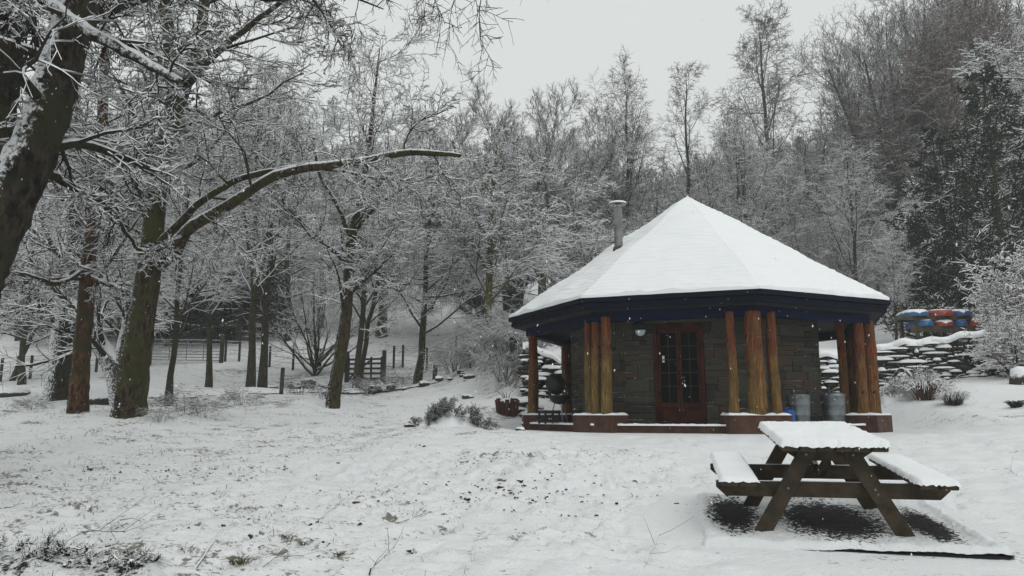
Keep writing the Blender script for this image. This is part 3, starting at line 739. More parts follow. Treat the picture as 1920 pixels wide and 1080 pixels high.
# snow laden evergreen on the right
yew = proto_fir(95, h=13, r0=.26, tmat=M_trunk, cmat=M_yew, n=(54, 13, 9), tw=.035, ln0=.36, start=.06, ang=72, up=.03, snow=.03, flat=.85)
yew2 = proto_fir(96, h=13, r0=.26, tmat=M_trunk, cmat=M_yew, n=(46, 13, 9), tw=.035, ln0=.30, start=.05, ang=66, up=.04, snow=.03, flat=.85)
mid('snowy_evergreen', 'dark evergreen flecked with snow at the right edge above the canoe rack', yew, 1900, 31, .98, 1)
mid('snowy_evergreen', 'smaller dark evergreen left of its larger neighbour, above the canoe rack', yew2, 1800, 32, .78, 2)
mid('snowy_evergreen', 'low evergreen clump just above the left end of the canoe rack', yew2, 1738, 34, .50, 4)
wb = proto_layered(97, h=13, r0=.2, tmat=M_trunk_far, cmat=M_tw_white, tw=.012, n=(26, 9, 7, 6), start=.25, ang=70, snow=.03)
mid('white_boughed_tree', 'tree with heavy white boughs cut by the upper right edge', wb, 2070, 37, 1.45, .5)
hedge = tree_meshes('hedge', spline([(0, 0, -.2), (0, 0, .5), (0, 0, 1.2), (.1, 0, 2.2)], 6), [.08, .07, .05, .03, .02, .01], [
    dict(n=40, t0=.02, t1=1, ang=50, asd=18, ln=lambda t: .75*(1.2-.6*t), K=6, wander=.16, up=.07, rr=.5, rmin=.009),
    dict(n=8, t0=.2, t1=1, ang=45, asd=15, ln=const(.4), K=4, wander=.18, up=.02, rr=.6, rmin=.008),
    dict(n=6, t0=.1, t1=1, ang=45, asd=15, ln=const(.4), K=3, wander=.2, up=0, rr=.7, rmin=.009),
    dict(n=3, t0=.1, t1=1, ang=45, asd=15, ln=const(.4), K=2, wander=.2, up=0, rr=.8, rmin=.012)], M_trunk, M_beechleaf, 98, snow=.03)
mid('beech_bush', 'russet-leaved snowy bush at the right end of the canoe rack', hedge, 1888, 26.8, .80, 0, cat='bush')
mid('beech_bush', 'snowy bush tumbling over the right end of the dry stone wall', hedge, 1905, 21.8, .62, 2, cat='bush')
mid('beech_bush', 'tall snowy bush against the right edge above the dry stone wall', hedge, 1945, 24.6, 1.15, 4, cat='bush')

# coppiced bush by the gate and small bushes
cop = tree_meshes('coppice', spline([(0, 0, -.2), (0, 0, .4), (.1, 0, 1)], 5), [.12, .1, .09, .06, .04], [
    dict(n=26, t0=.05, t1=1, ang=42, asd=16, ln=lambda t: 3.2+0*t, K=8, wander=.08, up=.05, rr=.6, rmin=.014),
    dict(n=9, t0=.3, t1=1, ang=30, asd=12, ln=const(.3), K=5, wander=.12, up=.03, rr=.5, rmin=.009),
    dict(n=6, t0=.2, t1=1, ang=35, asd=12, ln=const(.4), K=3, wander=.14, up=0, rr=.6, rmin=.008)], M_trunk, M_tw_mid, 99, snow=.012)
mid('coppiced_bush', 'bushy many-stemmed coppice beside the track, left of the crooked tree', cop, 590, 36, 1.0, 0, cat='bush')
mid('coppiced_bush', 'thin sprawling bush at the foot of the far hedge by the left gate', cop, 250, 42, .8, 1, cat='bush')

# brush on the bank left of the pavilion: bare canes with snow
def brush(kind, label, px, Y, sc, seed, mat=None, n=60, h=1.0, spread=1.0, cat='bush', thick=.006, lean=0):
    r = np.random.default_rng(seed); p = at(px, Y)
    P = []; R = []
    for i in range(n):
        a = r.uniform(0, 2*PI); b = np.array([math.cos(a), math.sin(a), 0]); o = b*r.uniform(0, .35)*spread
        L = h*r.uniform(.4, 1.2); s = r.uniform(.2, 1)*spread
        pts = spline([o+[0, 0, -.1], o+b*s*.25+[lean*.3, 0, L*.6], o+b*s*.6+[lean*.7, 0, L*.9], o+b*s+[lean, 0, L*r.uniform(.3, 1)]], 7)
        P.append(pts+r.normal(0, .02, pts.shape)); R.append(np.linspace(thick*1.4, thick*.5, 7))
    P = np.array(P); R = np.array(R)
    parts = [tubes(P, R, 4, snow=.02*thick/.006)]
    P2, R2 = spawn(P, R, 6, .25, 1, 40, 15, const(.35), 4, r=r, rmin=thick*.5, rr=.7); parts.append(tubes(P2, R2, 4, snow=.015*thick/.006))
    P3, R3 = spawn(P2, R2, 4, .2, 1, 40, 15, const(.45), 3, r=r, rmin=thick*.5, rr=.7); parts.append(tubes(P3, R3, 3, snow=.015*thick/.006))
    V, q = merge(parts); o = obj(kind, V*sc, q, mat or M_tw_mid); o.location = p; tag(o, label, cat); return o
bl = [(935, 27.5, 1.1, 'snowy brush heap on the bank nearest the pavilion, left of its outer post'),
      (965, 28.5, 1.3, 'tangle of bare canes on the bank against the left end of the dry stone wall'),
      (895, 29, .9, 'low bramble tangle at the foot of the green-stemmed tree'),
      (855, 30, .9, 'low bramble tangle between the level-branched tree and the green-stemmed tree'),
      (1000, 27.5, 1.0, 'cane tangle seen just behind the pavilion\'s outer left post')]
bl += [(975, 26.2, 1.0, 'snowy cane thicket on the steep bank beside the planter'), (992, 25.2, .9, 'snow-bent canes drooping over the left end of the dry stone wall'), (950, 25.4, .8, 'small cane tangle directly behind the planter')]
for i, (px, Y, s, lab) in enumerate(bl): brush('brush', lab, px, Y, s, 500+i, M_tw_mid, h=1.0, spread=1.3, n=40, thick=.009)
for i, (px, Y, s, lab) in enumerate([
      (345, 17.0, .42, 'low snowy undergrowth right of the broad mossy trunk'), (385, 16.2, .32, 'small dark-leaved bush on the hummock right of the broad mossy tree'),
      (300, 15.2, .25, 'weedy tuft on the hummock in front of the broad mossy trunk'), (455, 21, .4, 'faint weeds below the pair of snowy trees'),
      (560, 27, .5, 'scrubby weeds between the thick fence post and the crooked tree'), (610, 22.5, .4, 'weeds at the back of the crooked tree\'s foot'),
      (690, 27, .55, 'scrub in front of the hurdle gate'), (60, 19, .3, 'scrub by the roots of the brown-barked tree'), (740, 29, .6, 'scrub right of the hurdle gate')]):
    brush('weeds', lab, px, Y, s, 520+i, M_tw_near, h=1.0, spread=1.5, n=26, thick=.007)

# ------------------------------------------------------------------ woodland on the hillside
def scatter(protos, n, xr, yr, seed, kind, label, group, smin, smax, keep=None, cat='tree', mind=3.2):
    r = np.random.default_rng(seed); pts = []; tries = 0
    while len(pts) < n and tries < 12000:
        tries += 1
        x = r.uniform(*xr); y = r.uniform(*yr)
        if keep is not None and not keep(x, y): continue
        if any((x-a)**2+(y-b)**2 < mind*mind for a, b in pts): continue
        pts.append((x, y))
    used_ = {}
    for x, y in sorted(pts, key=lambda q: q[0]/q[1]):
        k = r.integers(len(protos)); s = r.uniform(smin, smax)
        z0 = float(terrain(x, y)); px = 960+F*x/(y*math.cos(PITCH)+(z0+6)*math.sin(PITCH)); ys = np.interp(px, *SKYL)+r.uniform(-6, 45)
        s = min(s, (W(px, ys, y)[2]-z0)/topz(protos[k]))
        if s < .25: continue
        lm = [(110, 'at the far left edge'), (230, 'past the brown-barked trunk'), (330, 'beside the broad mossy trunk'), (460, 'above the metal gate'), (560, 'behind the close pair of trees'),
              (680, 'behind the crooked tree'), (800, 'behind the level-branched tree'), (960, 'behind the green-stemmed tree'), (1100, 'left of the flue'), (1230, 'below the fan-shaped birch'),
              (1360, 'behind the roof peak'), (1500, 'under the tallest birch'), (1640, 'above the right roof slope'), (1760, 'below the fanning beech'), (9999, 'behind the snowy evergreens')]
        place = next(t for lim, t in lm if px < lim)
        dist = 'nearest' if y < yr[0]+(yr[1]-yr[0])*.33 else ('middle' if y < yr[0]+(yr[1]-yr[0])*.66 else 'farthest')
        full = f'{label}, {dist} row, {place}'; c_ = used_.get(full, 0); used_[full] = c_+1
        if c_: full = f'{label}, {dist} row, {place}, ' + ('second' if c_ == 1 else 'third' if c_ == 2 else 'fourth' if c_ == 3 else 'fifth' if c_ == 4 else 'sixth' if c_ == 5 else 'seventh')+' from left'
        put_tree(kind, full, protos[k], (x, y, z0), r.uniform(0, 6.28), s, group, cat, s)
inview = lambda x, y: abs(x) < y*.80+6
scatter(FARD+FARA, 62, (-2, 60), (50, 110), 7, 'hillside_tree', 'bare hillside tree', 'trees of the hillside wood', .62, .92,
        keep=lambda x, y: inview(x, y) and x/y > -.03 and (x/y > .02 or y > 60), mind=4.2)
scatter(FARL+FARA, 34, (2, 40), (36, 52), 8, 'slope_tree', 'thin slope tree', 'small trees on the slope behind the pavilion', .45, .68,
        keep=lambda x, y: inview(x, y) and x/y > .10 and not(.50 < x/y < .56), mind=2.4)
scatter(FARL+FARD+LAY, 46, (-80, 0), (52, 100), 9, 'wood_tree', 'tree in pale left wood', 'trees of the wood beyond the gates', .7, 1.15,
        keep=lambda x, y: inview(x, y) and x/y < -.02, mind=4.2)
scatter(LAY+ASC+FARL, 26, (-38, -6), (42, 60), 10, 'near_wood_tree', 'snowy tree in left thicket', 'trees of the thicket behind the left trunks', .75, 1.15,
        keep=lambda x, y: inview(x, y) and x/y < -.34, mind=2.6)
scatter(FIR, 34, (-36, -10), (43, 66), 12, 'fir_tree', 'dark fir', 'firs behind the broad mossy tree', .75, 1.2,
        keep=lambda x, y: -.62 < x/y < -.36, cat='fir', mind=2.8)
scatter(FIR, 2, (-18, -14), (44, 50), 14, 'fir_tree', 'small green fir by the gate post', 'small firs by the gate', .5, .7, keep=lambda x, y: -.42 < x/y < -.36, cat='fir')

# undergrowth of the wood: far too many shoots to count
def undergrowth(name, label, n, xr, yr, seed, keep, hh, mat, thick):
    r = np.random.default_rng(seed); P = []; 
    while len(P) < n:
        x = r.uniform(*xr); y = r.uniform(*yr)
        if not keep(x, y): continue
        b = r.normal(0, .5, 3); b[2] = 1; h = hh*r.uniform(.5, 1.5)
        p0 = np.array([x, y, float(terrain(x, y))-.1])
        P.append([p0, p0+b*h*.4, p0+b*h*.75+[0, 0, .1*h], p0+b*h])
    P = np.array(P); R = np.tile(np.linspace(thick, thick*.4, 4), (n, 1)); parts = [tubes(P, R, 3, snow=.015)]
    P2, R2 = spawn(P, R, 7, .15, 1, 50, 15, const(.5), 4, r=r, rmin=thick*.5); parts.append(tubes(P2, R2, 3, snow=.02))
    P3, R3 = spawn(P2, R2, 6, .15, 1, 45, 15, const(.5), 3, r=r, rmin=thick*.45); parts.append(tubes(P3, R3, 3, snow=.02))
    V, q = merge(parts); o = obj(name, V, q, mat); tag(o, label, 'undergrowth', kind='stuff')
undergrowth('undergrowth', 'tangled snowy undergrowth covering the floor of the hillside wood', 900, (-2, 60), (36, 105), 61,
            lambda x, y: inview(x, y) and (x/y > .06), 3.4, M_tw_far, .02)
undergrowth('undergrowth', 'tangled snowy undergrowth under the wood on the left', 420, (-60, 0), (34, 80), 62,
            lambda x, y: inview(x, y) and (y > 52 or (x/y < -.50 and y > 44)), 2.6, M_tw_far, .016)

# ------------------------------------------------------------------ pavilion
M_blue = m_plain('dark_blue_paint', (.004, .007, .018), .7, c2=(.003, .005, .011), sc=3, snow=.85, spec=.08)
M_blue2 = m_plain('blue_beam_paint', (.004, .009, .040), .7, c2=(.003, .007, .024), sc=2, spec=.08)
M_soffit = m_plain('dark_soffit_boards', (.012, .012, .014), .85)
M_slate = m_plain('dark_slate', (.05, .045, .045), .8, c2=(.08, .05, .045))
M_brick = m_plain('red_brown_render', (.048, .024, .016), .9, c2=(.085, .042, .03), sc=5, snow=.75, bump=.5)
M_wallstone = m_stone('slate_stone', [(.028, .030, .023), (.072, .070, .053), (.085, .052, .035), (.052, .054, .042)], snow=.86)
M_mortar = m_plain('mortar', (.09, .085, .075), .95, c2=(.16, .155, .14))
M_frame = m_plain('red_stained_timber', (.070, .022, .011), .75, c2=(.028, .012, .008), sc=4, spec=.1)
M_post_ochre, M_post_red = m_post(.12), m_post(.52)
k = NT('dark_window_glass'); k.b.inputs['Specular IOR Level'].default_value = .03; M_glass = k.done((.002, .0025, .0025), .12)
M_bar = m_plain('glazing_bar', (.035, .03, .028), .6)
M_steel = m_plain('galvanised_steel', (.20, .22, .23), .42, metal=.75, c2=(.12, .13, .14), sc=4)
M_flue = m_plain('stainless_flue', (.30, .31, .30), .25, metal=1.0, c2=(.2, .2, .19), sc=3)
M_black = m_plain('black_plastic', (.008, .008, .009), .4)
M_lens = m_plain('frosted_lens', (.55, .62, .66), .35)
M_white = m_plain('painted_daylight', (.75, .77, .78), .7)  # plain white standing in for daylight behind the door glass

RW, RE, RP, H0 = 3.05, 4.63, 4.05, 1.37
ZE = 3.972; ZA = 7.145
def pc(R, k): a = PTH+k*PI/4; return np.array([PCX+R*math.cos(a), PCY+R*math.sin(a)])
pav = thing('pavilion', 'octagonal stone pavilion with a snow-covered pointed roof on log posts', 'pavilion', (PCX, PCY, PG))
def child(o):      # keep world coordinates of meshes built in place
    o.location = (-PCX, -PCY, -PG) if o.parent is pav else (0, 0, 0); return o
# floor slab
child(MB().prism([pc(4.30, k) for k in range(8)], PG-.3, H0).build('floor_slab', M_brick, pav))
child(MB().prism([pc(4.315, k) for k in range(8)], H0+.002, H0+.012).build('floor_paving', m_plain('stone_paving', (.03, .027, .024), .9, c2=(.05, .045, .04), snow=None), pav))
# thin snow blown onto the rim of the floor
def rim_snow():
    m = MB(); r = np.random.default_rng(1)
    for k in range(8):
        a = pc(4.34, k); b = pc(4.34, k+1); n = 60
        for side in (0,):
            P = []
            c = np.array([PCX, PCY])
            for i in range(n+1):
                p = a+(b-a)*i/n; d = (c-p)/np.linalg.norm(c-p); wv = .16+.05*math.sin(i*.5+k)+.03*r.normal()
                P.append([p[0], p[1], H0-.005]); P.append([p[0], p[1], H0+.035+.006*r.normal()]); q = p+d*wv; P.append([q[0], q[1], H0+.03]); q = p+d*(wv+.05); P.append([q[0], q[1], H0+.012])
            P = np.array(P); f = []
            for i in range(n):
                for j in range(3): f.append([i*4+j, i*4+4+j, i*4+5+j, i*4+1+j])
            m.add(P, [f])
    return m
child(rim_snow().build('floor_snow', MS, pav, True))

# walls: random coursed stones on every side, with openings
def stone_face(m, A, B, z0, z1, holes, r, th=.04):
    A = np.asarray(A); B = np.asarray(B); L = np.linalg.norm(B-A); t = (B-A)/L; nrm = np.array([t[1], -t[0]])
    if np.dot(nrm, A-np.array([PCX, PCY])) < 0: nrm = -nrm
    M = np.array([[t[0], nrm[0], 0], [t[1], nrm[1], 0], [0, 0, 1]])
    z = z0
    while z < z1-.02:
        big = r.random() < .6
        h = min(r.uniform(.18, .30) if big else r.uniform(.07, .14), z1-z)
        if z1-z-h < .05: h = z1-z
        x = -.03 if True else 0
        while x < L:
            wd = r.uniform(.3, .75) if big else r.uniform(.14, .5)
            x2 = min(x+wd, L+.03)
            if L-x2 < .1: x2 = L+.03
            a, b = x, x2
            for (ha, hb, hz0, hz1) in holes:
                if z+h > hz0+.02 and z < hz1-.02:
                    if a >= ha-.02 and b <= hb+.02: a = b
                    elif a < ha < b: b = min(b, ha)
                    elif a < hb < b: a = max(a, hb)
            sub = 2 if (big and r.random() < .35) else 1
            if b-a > .05:
                for q in range(sub):
                    hh = h/sub; d = th+r.uniform(-.012, .014)
                    cc = (a+b)/2; ctr = A+t*cc+nrm*d/2
                    m.box((ctr[0], ctr[1], z+hh*(q+.5)), (b-a-.010, d, hh-.010), M=M, bev=.007, jit=.003)
            x = x2
        z += h
r = np.random.default_rng(21)
wall = MB().prism([pc(RW-.02, k) for k in range(8)], H0-.05, ZE-.1).build('wall', M_mortar, pav); child(wall)
st = MB()
DW, DH = 1.06, 2.16
for k in range(8):
    A = pc(RW, k); B = pc(RW, k+1); L = np.linalg.norm(B-A)
    holes = []
    if k == 0: holes = [(L/2-DW/2, L/2+DW/2, H0-.1, H0+DH)]
    stone_face(st, A, B, H0, ZE-.15, holes, r)
child(st.build('stonework', M_wallstone, pav))
# door
A = pc(RW, 0); B = pc(RW, 1); t = (B-A)/np.linalg.norm(B-A); nrm = np.array([t[1], -t[0]])
mid_ = (A+B)/2
if np.dot(nrm, mid_-np.array([PCX, PCY])) < 0: nrm = -nrm
MD = np.array([[t[0], nrm[0], 0], [t[1], nrm[1], 0], [0, 0, 1]]); drz = math.atan2(t[1], t[0])
# local door frame: x along the wall, y outward, z up from the floor
m = MB()
for sx in (-1, 1): m.box((sx*(DW/2-.04), .03, DH/2), (.08, .11, DH), bev=.006)
m.box((0, .032, DH-.06), (DW-.16, .105, .12), bev=.006); m.box((0, .035, .03), (DW-.16, .13, .06), bev=.006)
door = m.build('door', M_frame, pav); door.location = (mid_[0]-PCX, mid_[1]-PCY, H0-PG+.014); door.rotation_euler = (0, 0, drz if np.dot(nrm, [-math.sin(drz), math.cos(drz)]) > 0 else drz+PI)
lw = (DW-.16)/2
for sx in (-1, 1):
    cx = sx*lw/2; m = MB()
    for e in (-1, 1): m.box((cx+e*(lw/2-.03), .02, 1.05), (.055, .05, 1.96), bev=.006)
    m.box((cx, .021, 1.99), (lw-.12, .05, .10), bev=.006); m.box((cx, .021, .13), (lw-.12, .05, .12), bev=.006)
    m.box((cx, .021, .40), (lw-.12, .05, .10), bev=.006); m.box((cx, .008, .27), (lw-.12, .03, .18))
    m.build('door_leaf', M_frame, door)
    m = MB().box((cx, .0, 1.195), (lw-.115, .012, 1.50)); m.build('glass_pane', M_glass, door)
    m = MB().box((cx, .018, 1.195), (.014, .014, 1.49))
    for zz in (.80, 1.09, 1.37, 1.66): m.box((cx, .019, zz), (lw-.12, .015, .014))
    m.build('glazing_bar', M_bar, door)
MB().tube([(-.045, .06, .98), (-.045, .10, .98), (-.12, .105, .98)], .011, 8).build('door_handle', M_steel, door)
MB().box((.335, .009, 1.42), (.05, .004, .075)).box((.335, .009, 1.335), (.05, .004, .04)).build('notice', M_white, door)  # white patches added for daylight from a far window seen through the glass
# lintel
m = MB().box((0, .045, DH+.09), (1.75, .10, .16), bev=.012, jit=.003); m.box((0, .03, DH+.21), (1.5, .06, .06), bev=.01)
o = m.build('lintel', M_wallstone, pav); o.location = door.location; o.rotation_euler = door.rotation_euler
# round wall lamp
m = MB().tube([(0, .04, 0), (0, .10, 0)], .135, 24).box((0, .15, .10), (.30, .18, .16), bev=.03)
lamp = m.build('wall_lamp', M_black, pav); lx = -.80 if door.rotation_euler[2] == drz else .80
_v = np.array([math.cos(drz), math.sin(drz)])*(-.80); lamp.location = (mid_[0]+_v[0]-PCX, mid_[1]+_v[1]-PCY, H0-PG+2.02); lamp.rotation_euler = door.rotation_euler
V = []; n = 16
for i in range(7):
    a = i/6*PI/2
    for j in range(n): V.append((.112*math.cos(a)*math.cos(2*PI*j/n), .10+.06*math.sin(a), .112*math.cos(a)*math.sin(2*PI*j/n)))
q = np.array([[i*n+j, i*n+(j+1) % n, (i+1)*n+(j+1) % n, (i+1)*n+j] for i in range(6) for j in range(n)])
obj('lamp_lens', np.array(V), q, M_lens, lamp, True)

# roof
def ringface(R1, z1, R2, z2):
    V = [];  f = []
    for k in range(8):
        a, b = pc(R1, k), pc(R1, k+1); c, d = pc(R2, k+1), pc(R2, k)
        V += [(*a, z1), (*b, z1), (*c, z2), (*d, z2)]; f.append([4*k, 4*k+1, 4*k+2, 4*k+3])
    return np.array(V), np.array(f)
roof = MB(); V = [(*pc(RE, k), ZE-.03) for k in range(8)]+[(PCX, PCY, ZA-.04)]
roof.add(V, [[[k, (k+1) % 8, 8] for k in range(8)]])
V, f = ringface(RE-.02, ZE-.035, RW-.3, ZE+.10); roof.add(V, [f[:, ::-1]])
roof = child(roof.build('roof', M_slate, pav))
# snow on the roof: slates telegraph through as low steps
def roof_snow():
    m = MB(); rows = 30; cols = 26; r = np.random.default_rng(4)
    for k in range(8):
        a = np.array([*pc(RE+.015, k), ZE]); b = np.array([*pc(RE+.015, k+1), ZE]); ap = np.array([PCX, PCY, ZA])
        nn = np.cross(b-a, ap-a); nn /= np.linalg.norm(nn); nn = nn*np.sign(nn[2])
        P = []
        sub = 4
        for i in range(rows*sub+1):
            t = i/(rows*sub); fr = (i % sub)/sub; row = i//sub
            for j in range(cols+1):
                s = j/cols
                base = (a*(1-s)+b*s)*(1-t)+ap*t
                ed = min(s, 1-s)*(1-t)*3.5
                rr_ = np.random.default_rng(row*7+k*131)
                jj = float(wav(base[0]*1.0, base[1]*1.0+row*.7, .9, 3))
                off = .058+.013*(1-fr)*(1+.6*jj)+.022*float(wav(base[0], base[1], 1.9, 12))+.012*max(0, float(wav(base[0], base[1], .6, 33)))*(1-t)-.030*math.exp(-(ed/.30)**2)*(1-t)**.3-.03*math.exp(-((1-t)/.02)**2)*(1 if .02 < t < .97 else .3)
                if i == 0: off = .066+.022*jj+.012*float(wav(base[0], base[1], .22, 50))
                P.append(base+np.array([0, 0, off*1.15]))
        P0 = [a*(1-j/cols)+b*j/cols-[0, 0, .005]+(P[j]-(a*(1-j/cols)+b*j/cols))*.1 for j in range(cols+1)]
        P = np.array(P0+P); n1 = cols+1; nr = rows*sub+2
        idx = np.arange(nr*n1).reshape(nr, n1)
        q = np.stack([idx[:-1, :-1], idx[:-1, 1:], idx[1:, 1:], idx[1:, :-1]], -1).reshape(-1, 4)
        m.add(P, [q])
    return m
o = child(roof_snow().build('roof_snow', m_snow('roof_snow', .12), pav)); 
# fascia, soffit, ring beam
def ringband(R1, z0, z1, th):
    m = MB(); 
    for k in range(8):
        a, b = pc(R1, k), pc(R1, k+1); c, d = pc(R1-th, k+1), pc(R1-th, k)
        V = [(*a, z0), (*b, z0), (*c, z0), (*d, z0), (*a, z1), (*b, z1), (*c, z1), (*d, z1)]
        m.add(V, [[[0, 3, 2, 1], [4, 5, 6, 7], [0, 1, 5, 4], [2, 3, 7, 6]]])
    return m
child(ringband(RE+.03, ZE-.10, ZE-.012, .10).build('gutter', M_blue, pav))
child(ringband(RE-.05, ZE-.24, ZE-.11, .05).build('fascia_board', M_blue, pav))
child(ringband(RE-.13, ZE-.262, ZE-.238, 1.6).build('soffit', M_soffit, pav))
child(ringband(RP+.17, ZE-.46, ZE-.27, .24).build('ring_beam', M_blue2, pav))
# flue: foot found where the sight line meets the roof plane
def roof_z(x, y):
    best = 9e9
    for k in range(8):
        a = np.array([*pc(RE, k), ZE]); b = np.array([*pc(RE, k+1), ZE]); c = np.array([PCX, PCY, ZA])
        n = np.cross(b-a, c-a); best = min(best, a[2]-(n[0]*(x-a[0])+n[1]*(y-a[1]))/n[2])
    return best
d = ray(1160, 466); Yf = 13.
while Yf < 22:
    p = d*(Yf/d[1])+[0, 0, CAMZ]
    if p[2] <= roof_z(p[0], p[1])+.05 and math.hypot(p[0]-PCX, p[1]-PCY) < 4.5: break
    Yf += .02
fx, fy, fz = p
zt = W(1158, 392, Yf)[2]
fl = MB().lathe((fx-PCX, fy-PCY, -PG), [(.102, fz-.25), (.102, zt), (.112, zt), (.112, zt+.03), (.09, zt+.03), (.0, zt+.028)], 24).build('flue_pipe', M_flue, pav, True)
MB().lathe((fx-PCX, fy-PCY, -PG), [(.18, fz-.22), (.13, fz+.03), (.104, fz+.05)], 20).build('flue_collar', M_slate, fl, True)
MB().lathe((fx-PCX, fy-PCY, -PG), [(.0, zt+.105), (.20, zt+.10), (.222, zt+.115), (.20, zt+.14), (.0, zt+.17)], 24).build('flue_cap', M_flue, fl, True)
MB().lathe((fx-PCX, fy-PCY, -PG), [(.224, zt+.125), (.21, zt+.165), (.12, zt+.19), (.0, zt+.20)], 20).build('cap_snow', MS, fl, True)
m = MB()
for a in (0, 1.57, 3.14, 4.71): m.tube([(fx-PCX+.09*math.cos(a), fy-PCY+.09*math.sin(a), zt-PG+.02), (fx-PCX+.12*math.cos(a), fy-PCY+.12*math.sin(a), zt-PG+.11)], .008, 6)
m.build('cap_bracket', M_flue, fl)
# plinths and posts: [corner, width, depth, post list (offset along the rim, outward, radius)]
def log_post(x, y, z0, z1, r0, r1, seed, lean=(0, 0), mat=None):
    r = np.random.default_rng(seed); n = 14; t = np.linspace(0, 1, n); m_ = 14
    P = np.c_[lean[0]*t+.012*np.sin(t*5+seed), lean[1]*t+.01*np.cos(t*4+seed), t*(z1-z0)]
    R = (r0+(r1-r0)*t)*(1+r.normal(0, .018, n)); R[0] *= 1.08
    a = 2*PI*np.arange(m_)/m_; ecc = 1+.05*np.cos(2*a+seed)
    V = (P[:, None, :]+R[:, None, None]*np.stack([np.cos(a)*ecc, np.sin(a)*ecc, 0*a], -1)[None]+r.normal(0, .0035, (n, m_, 3))).reshape(-1, 3)
    i = (np.arange(n-1)*m_)[:, None]; j = np.arange(m_)[None]; q = np.stack([i+j, i+(j+1) % m_, i+m_+(j+1) % m_, i+m_+j], -1).reshape(-1, 4)
    o = obj('post', V, q, mat, pav, True); o.location = (x-PCX, y-PCY, z0-PG)
PT = 1.585; PZ1 = ZE-.40
plan = {0: (1.0, .58, [(-.27, .02, .085), (-.02, .10, .10), (.27, .12, .115)]),
        1: (1.22, .58, [(-.43, .05, .09), (.0, .12, .165), (.39, .04, .10)]),
        2: (1.0, .66, [(-.18, -.02, .12), (.22, .06, .15), (.0, -.45, .09)]),
        -1: (.85, .55, [(.10, .05, .095), (-.12, -.02, .09)]),
        -2: (.85, .55, [(.12, .0, .10), (-.14, .05, .10)]),
        3: (.9, .55, [(.1, .0, .10), (-.2, .05, .12)]), 4: (.9, .55, [(.1, 0, .1), (-.2, .04, .1)]), 5: (.9, .55, [(.15, 0, .1), (-.15, .04, .1)])}
for c_, (wd, dp, ps) in plan.items():
    a = PTH+c_*PI/4; o2 = np.array([math.cos(a), math.sin(a)]); tt = np.array([-o2[1], o2[0]])
    ctr = pc(RP-.02, c_)
    th = math.atan2(tt[1], tt[0])
    m = MB().box((0, 0, (PT-PG+.3)/2-.15), (wd, dp, PT-PG+.3-.3+.3), bev=.012)
    V = np.concatenate(m.v); m.v = [V]
    pl = m.build('plinth', M_brick, pav); pl.location = (ctr[0]-PCX, ctr[1]-PCY, -.15); pl.rotation_euler = (0, 0, th)
    ztop = PT
    # thin uneven snow on the plinth top
    gx_ = np.linspace(-wd/2-.01, wd/2+.01, 26); gy_ = np.linspace(-dp/2-.012, dp/2+.012, 14); XX, YY = np.meshgrid(gx_, gy_)
    rs = np.random.default_rng(60+c_); hh = .018+.012*rs.random(XX.shape)+.012*wav(XX, YY, .3, 5)
    hh[0] = hh[-1] = -.012; hh[:, 0] = hh[:, -1] = -.012
    zt_ = PT-PG+.15
    idx = np.arange(XX.size).reshape(XX.shape); q = np.stack([idx[:-1, :-1], idx[:-1, 1:], idx[1:, 1:], idx[1:, :-1]], -1).reshape(-1, 4)
    obj('plinth_snow', np.stack([XX, YY, hh+zt_-.0], -1).reshape(-1, 3), q, MS, pl, True)
    for i, (u, v, rr) in enumerate(ps):
        x, y = ctr+tt*u+o2*v
        log_post(x, y, PT-.02, PZ1+.02, rr*1.08, rr*.9, 10*c_+i+40, mat=M_post_ochre if c_ == 0 else M_post_red)
# brick step snow below the slab edge handled by the ground

# things standing on the floor beside the wall
def at_floor(px, Y): 
    d = ray(px, 797); x = d[0]*Y/d[1]; return x
def bin_(label, px, Y, r_, h, lid=True):
    e = thing('metal_bin', label, 'bin', (at_floor(px, Y), Y, H0+.012))
    MB().lathe((0, 0, 0), [(r_*.88, 0), (r_*.9, .03), (r_*.93, h*.3), (r_*.95, h*.31), (r_*.95, h*.33), (r_*.94, h*.34), (r_*.97, h*.64), (r_*.99, h*.65), (r_*.98, h*.68), (r_, h-.02), (r_*1.03, h), (r_*.9, h)], 28).build('drum', M_steel, e, True)
    if lid: 
        l = MB().lathe((0, 0, 0), [(r_*1.05, h-.02), (r_*1.06, h+.015), (r_*.6, h+.06), (0, h+.075)], 28).build('lid', M_steel, e, True)
        MB().tube([(-.07, 0, h+.06), (-.05, 0, h+.11), (.05, 0, h+.11), (.07, 0, h+.06)], .009, 6).build('handle', M_steel, l)
    m = MB()
    for s in (-1, 1): m.tube([(s*r_*.98, -.07, h*.78), (s*(r_+.05), -.06, h*.74), (s*(r_+.05), .06, h*.74), (s*r_*.98, .07, h*.78)], .009, 6)
    m.build('side_handle', M_steel, e)
bin_('open-topped galvanised bin standing by the stone wall behind the blue container', 1499, 15.35, .235, .60, False)
bin_('lidded galvanised bin under the eave near the right pair of posts', 1565, 15.75, .24, .60)
e = thing('blue_container', 'small blue plastic jerrycan between the log posts and the open metal bin', 'jerrycan', (at_floor(1481, 14.95), 14.95, H0+.012))
M_bluep = m_plain('blue_plastic', (.012, .09, .30), .4)
MB().box((0, 0, .15), (.19, .17, .30), bev=.04).build('body', M_bluep, e); MB().lathe((.04, 0, .30), [(.03, -.01), (.03, .035), (0, .037)], 12).build('cap', M_black, e)
MB().tube([(-.07, 0, .29), (-.05, 0, .335), (0, 0, .335), (.015, 0, .30)], .012, 8).build('handle', M_bluep, e)
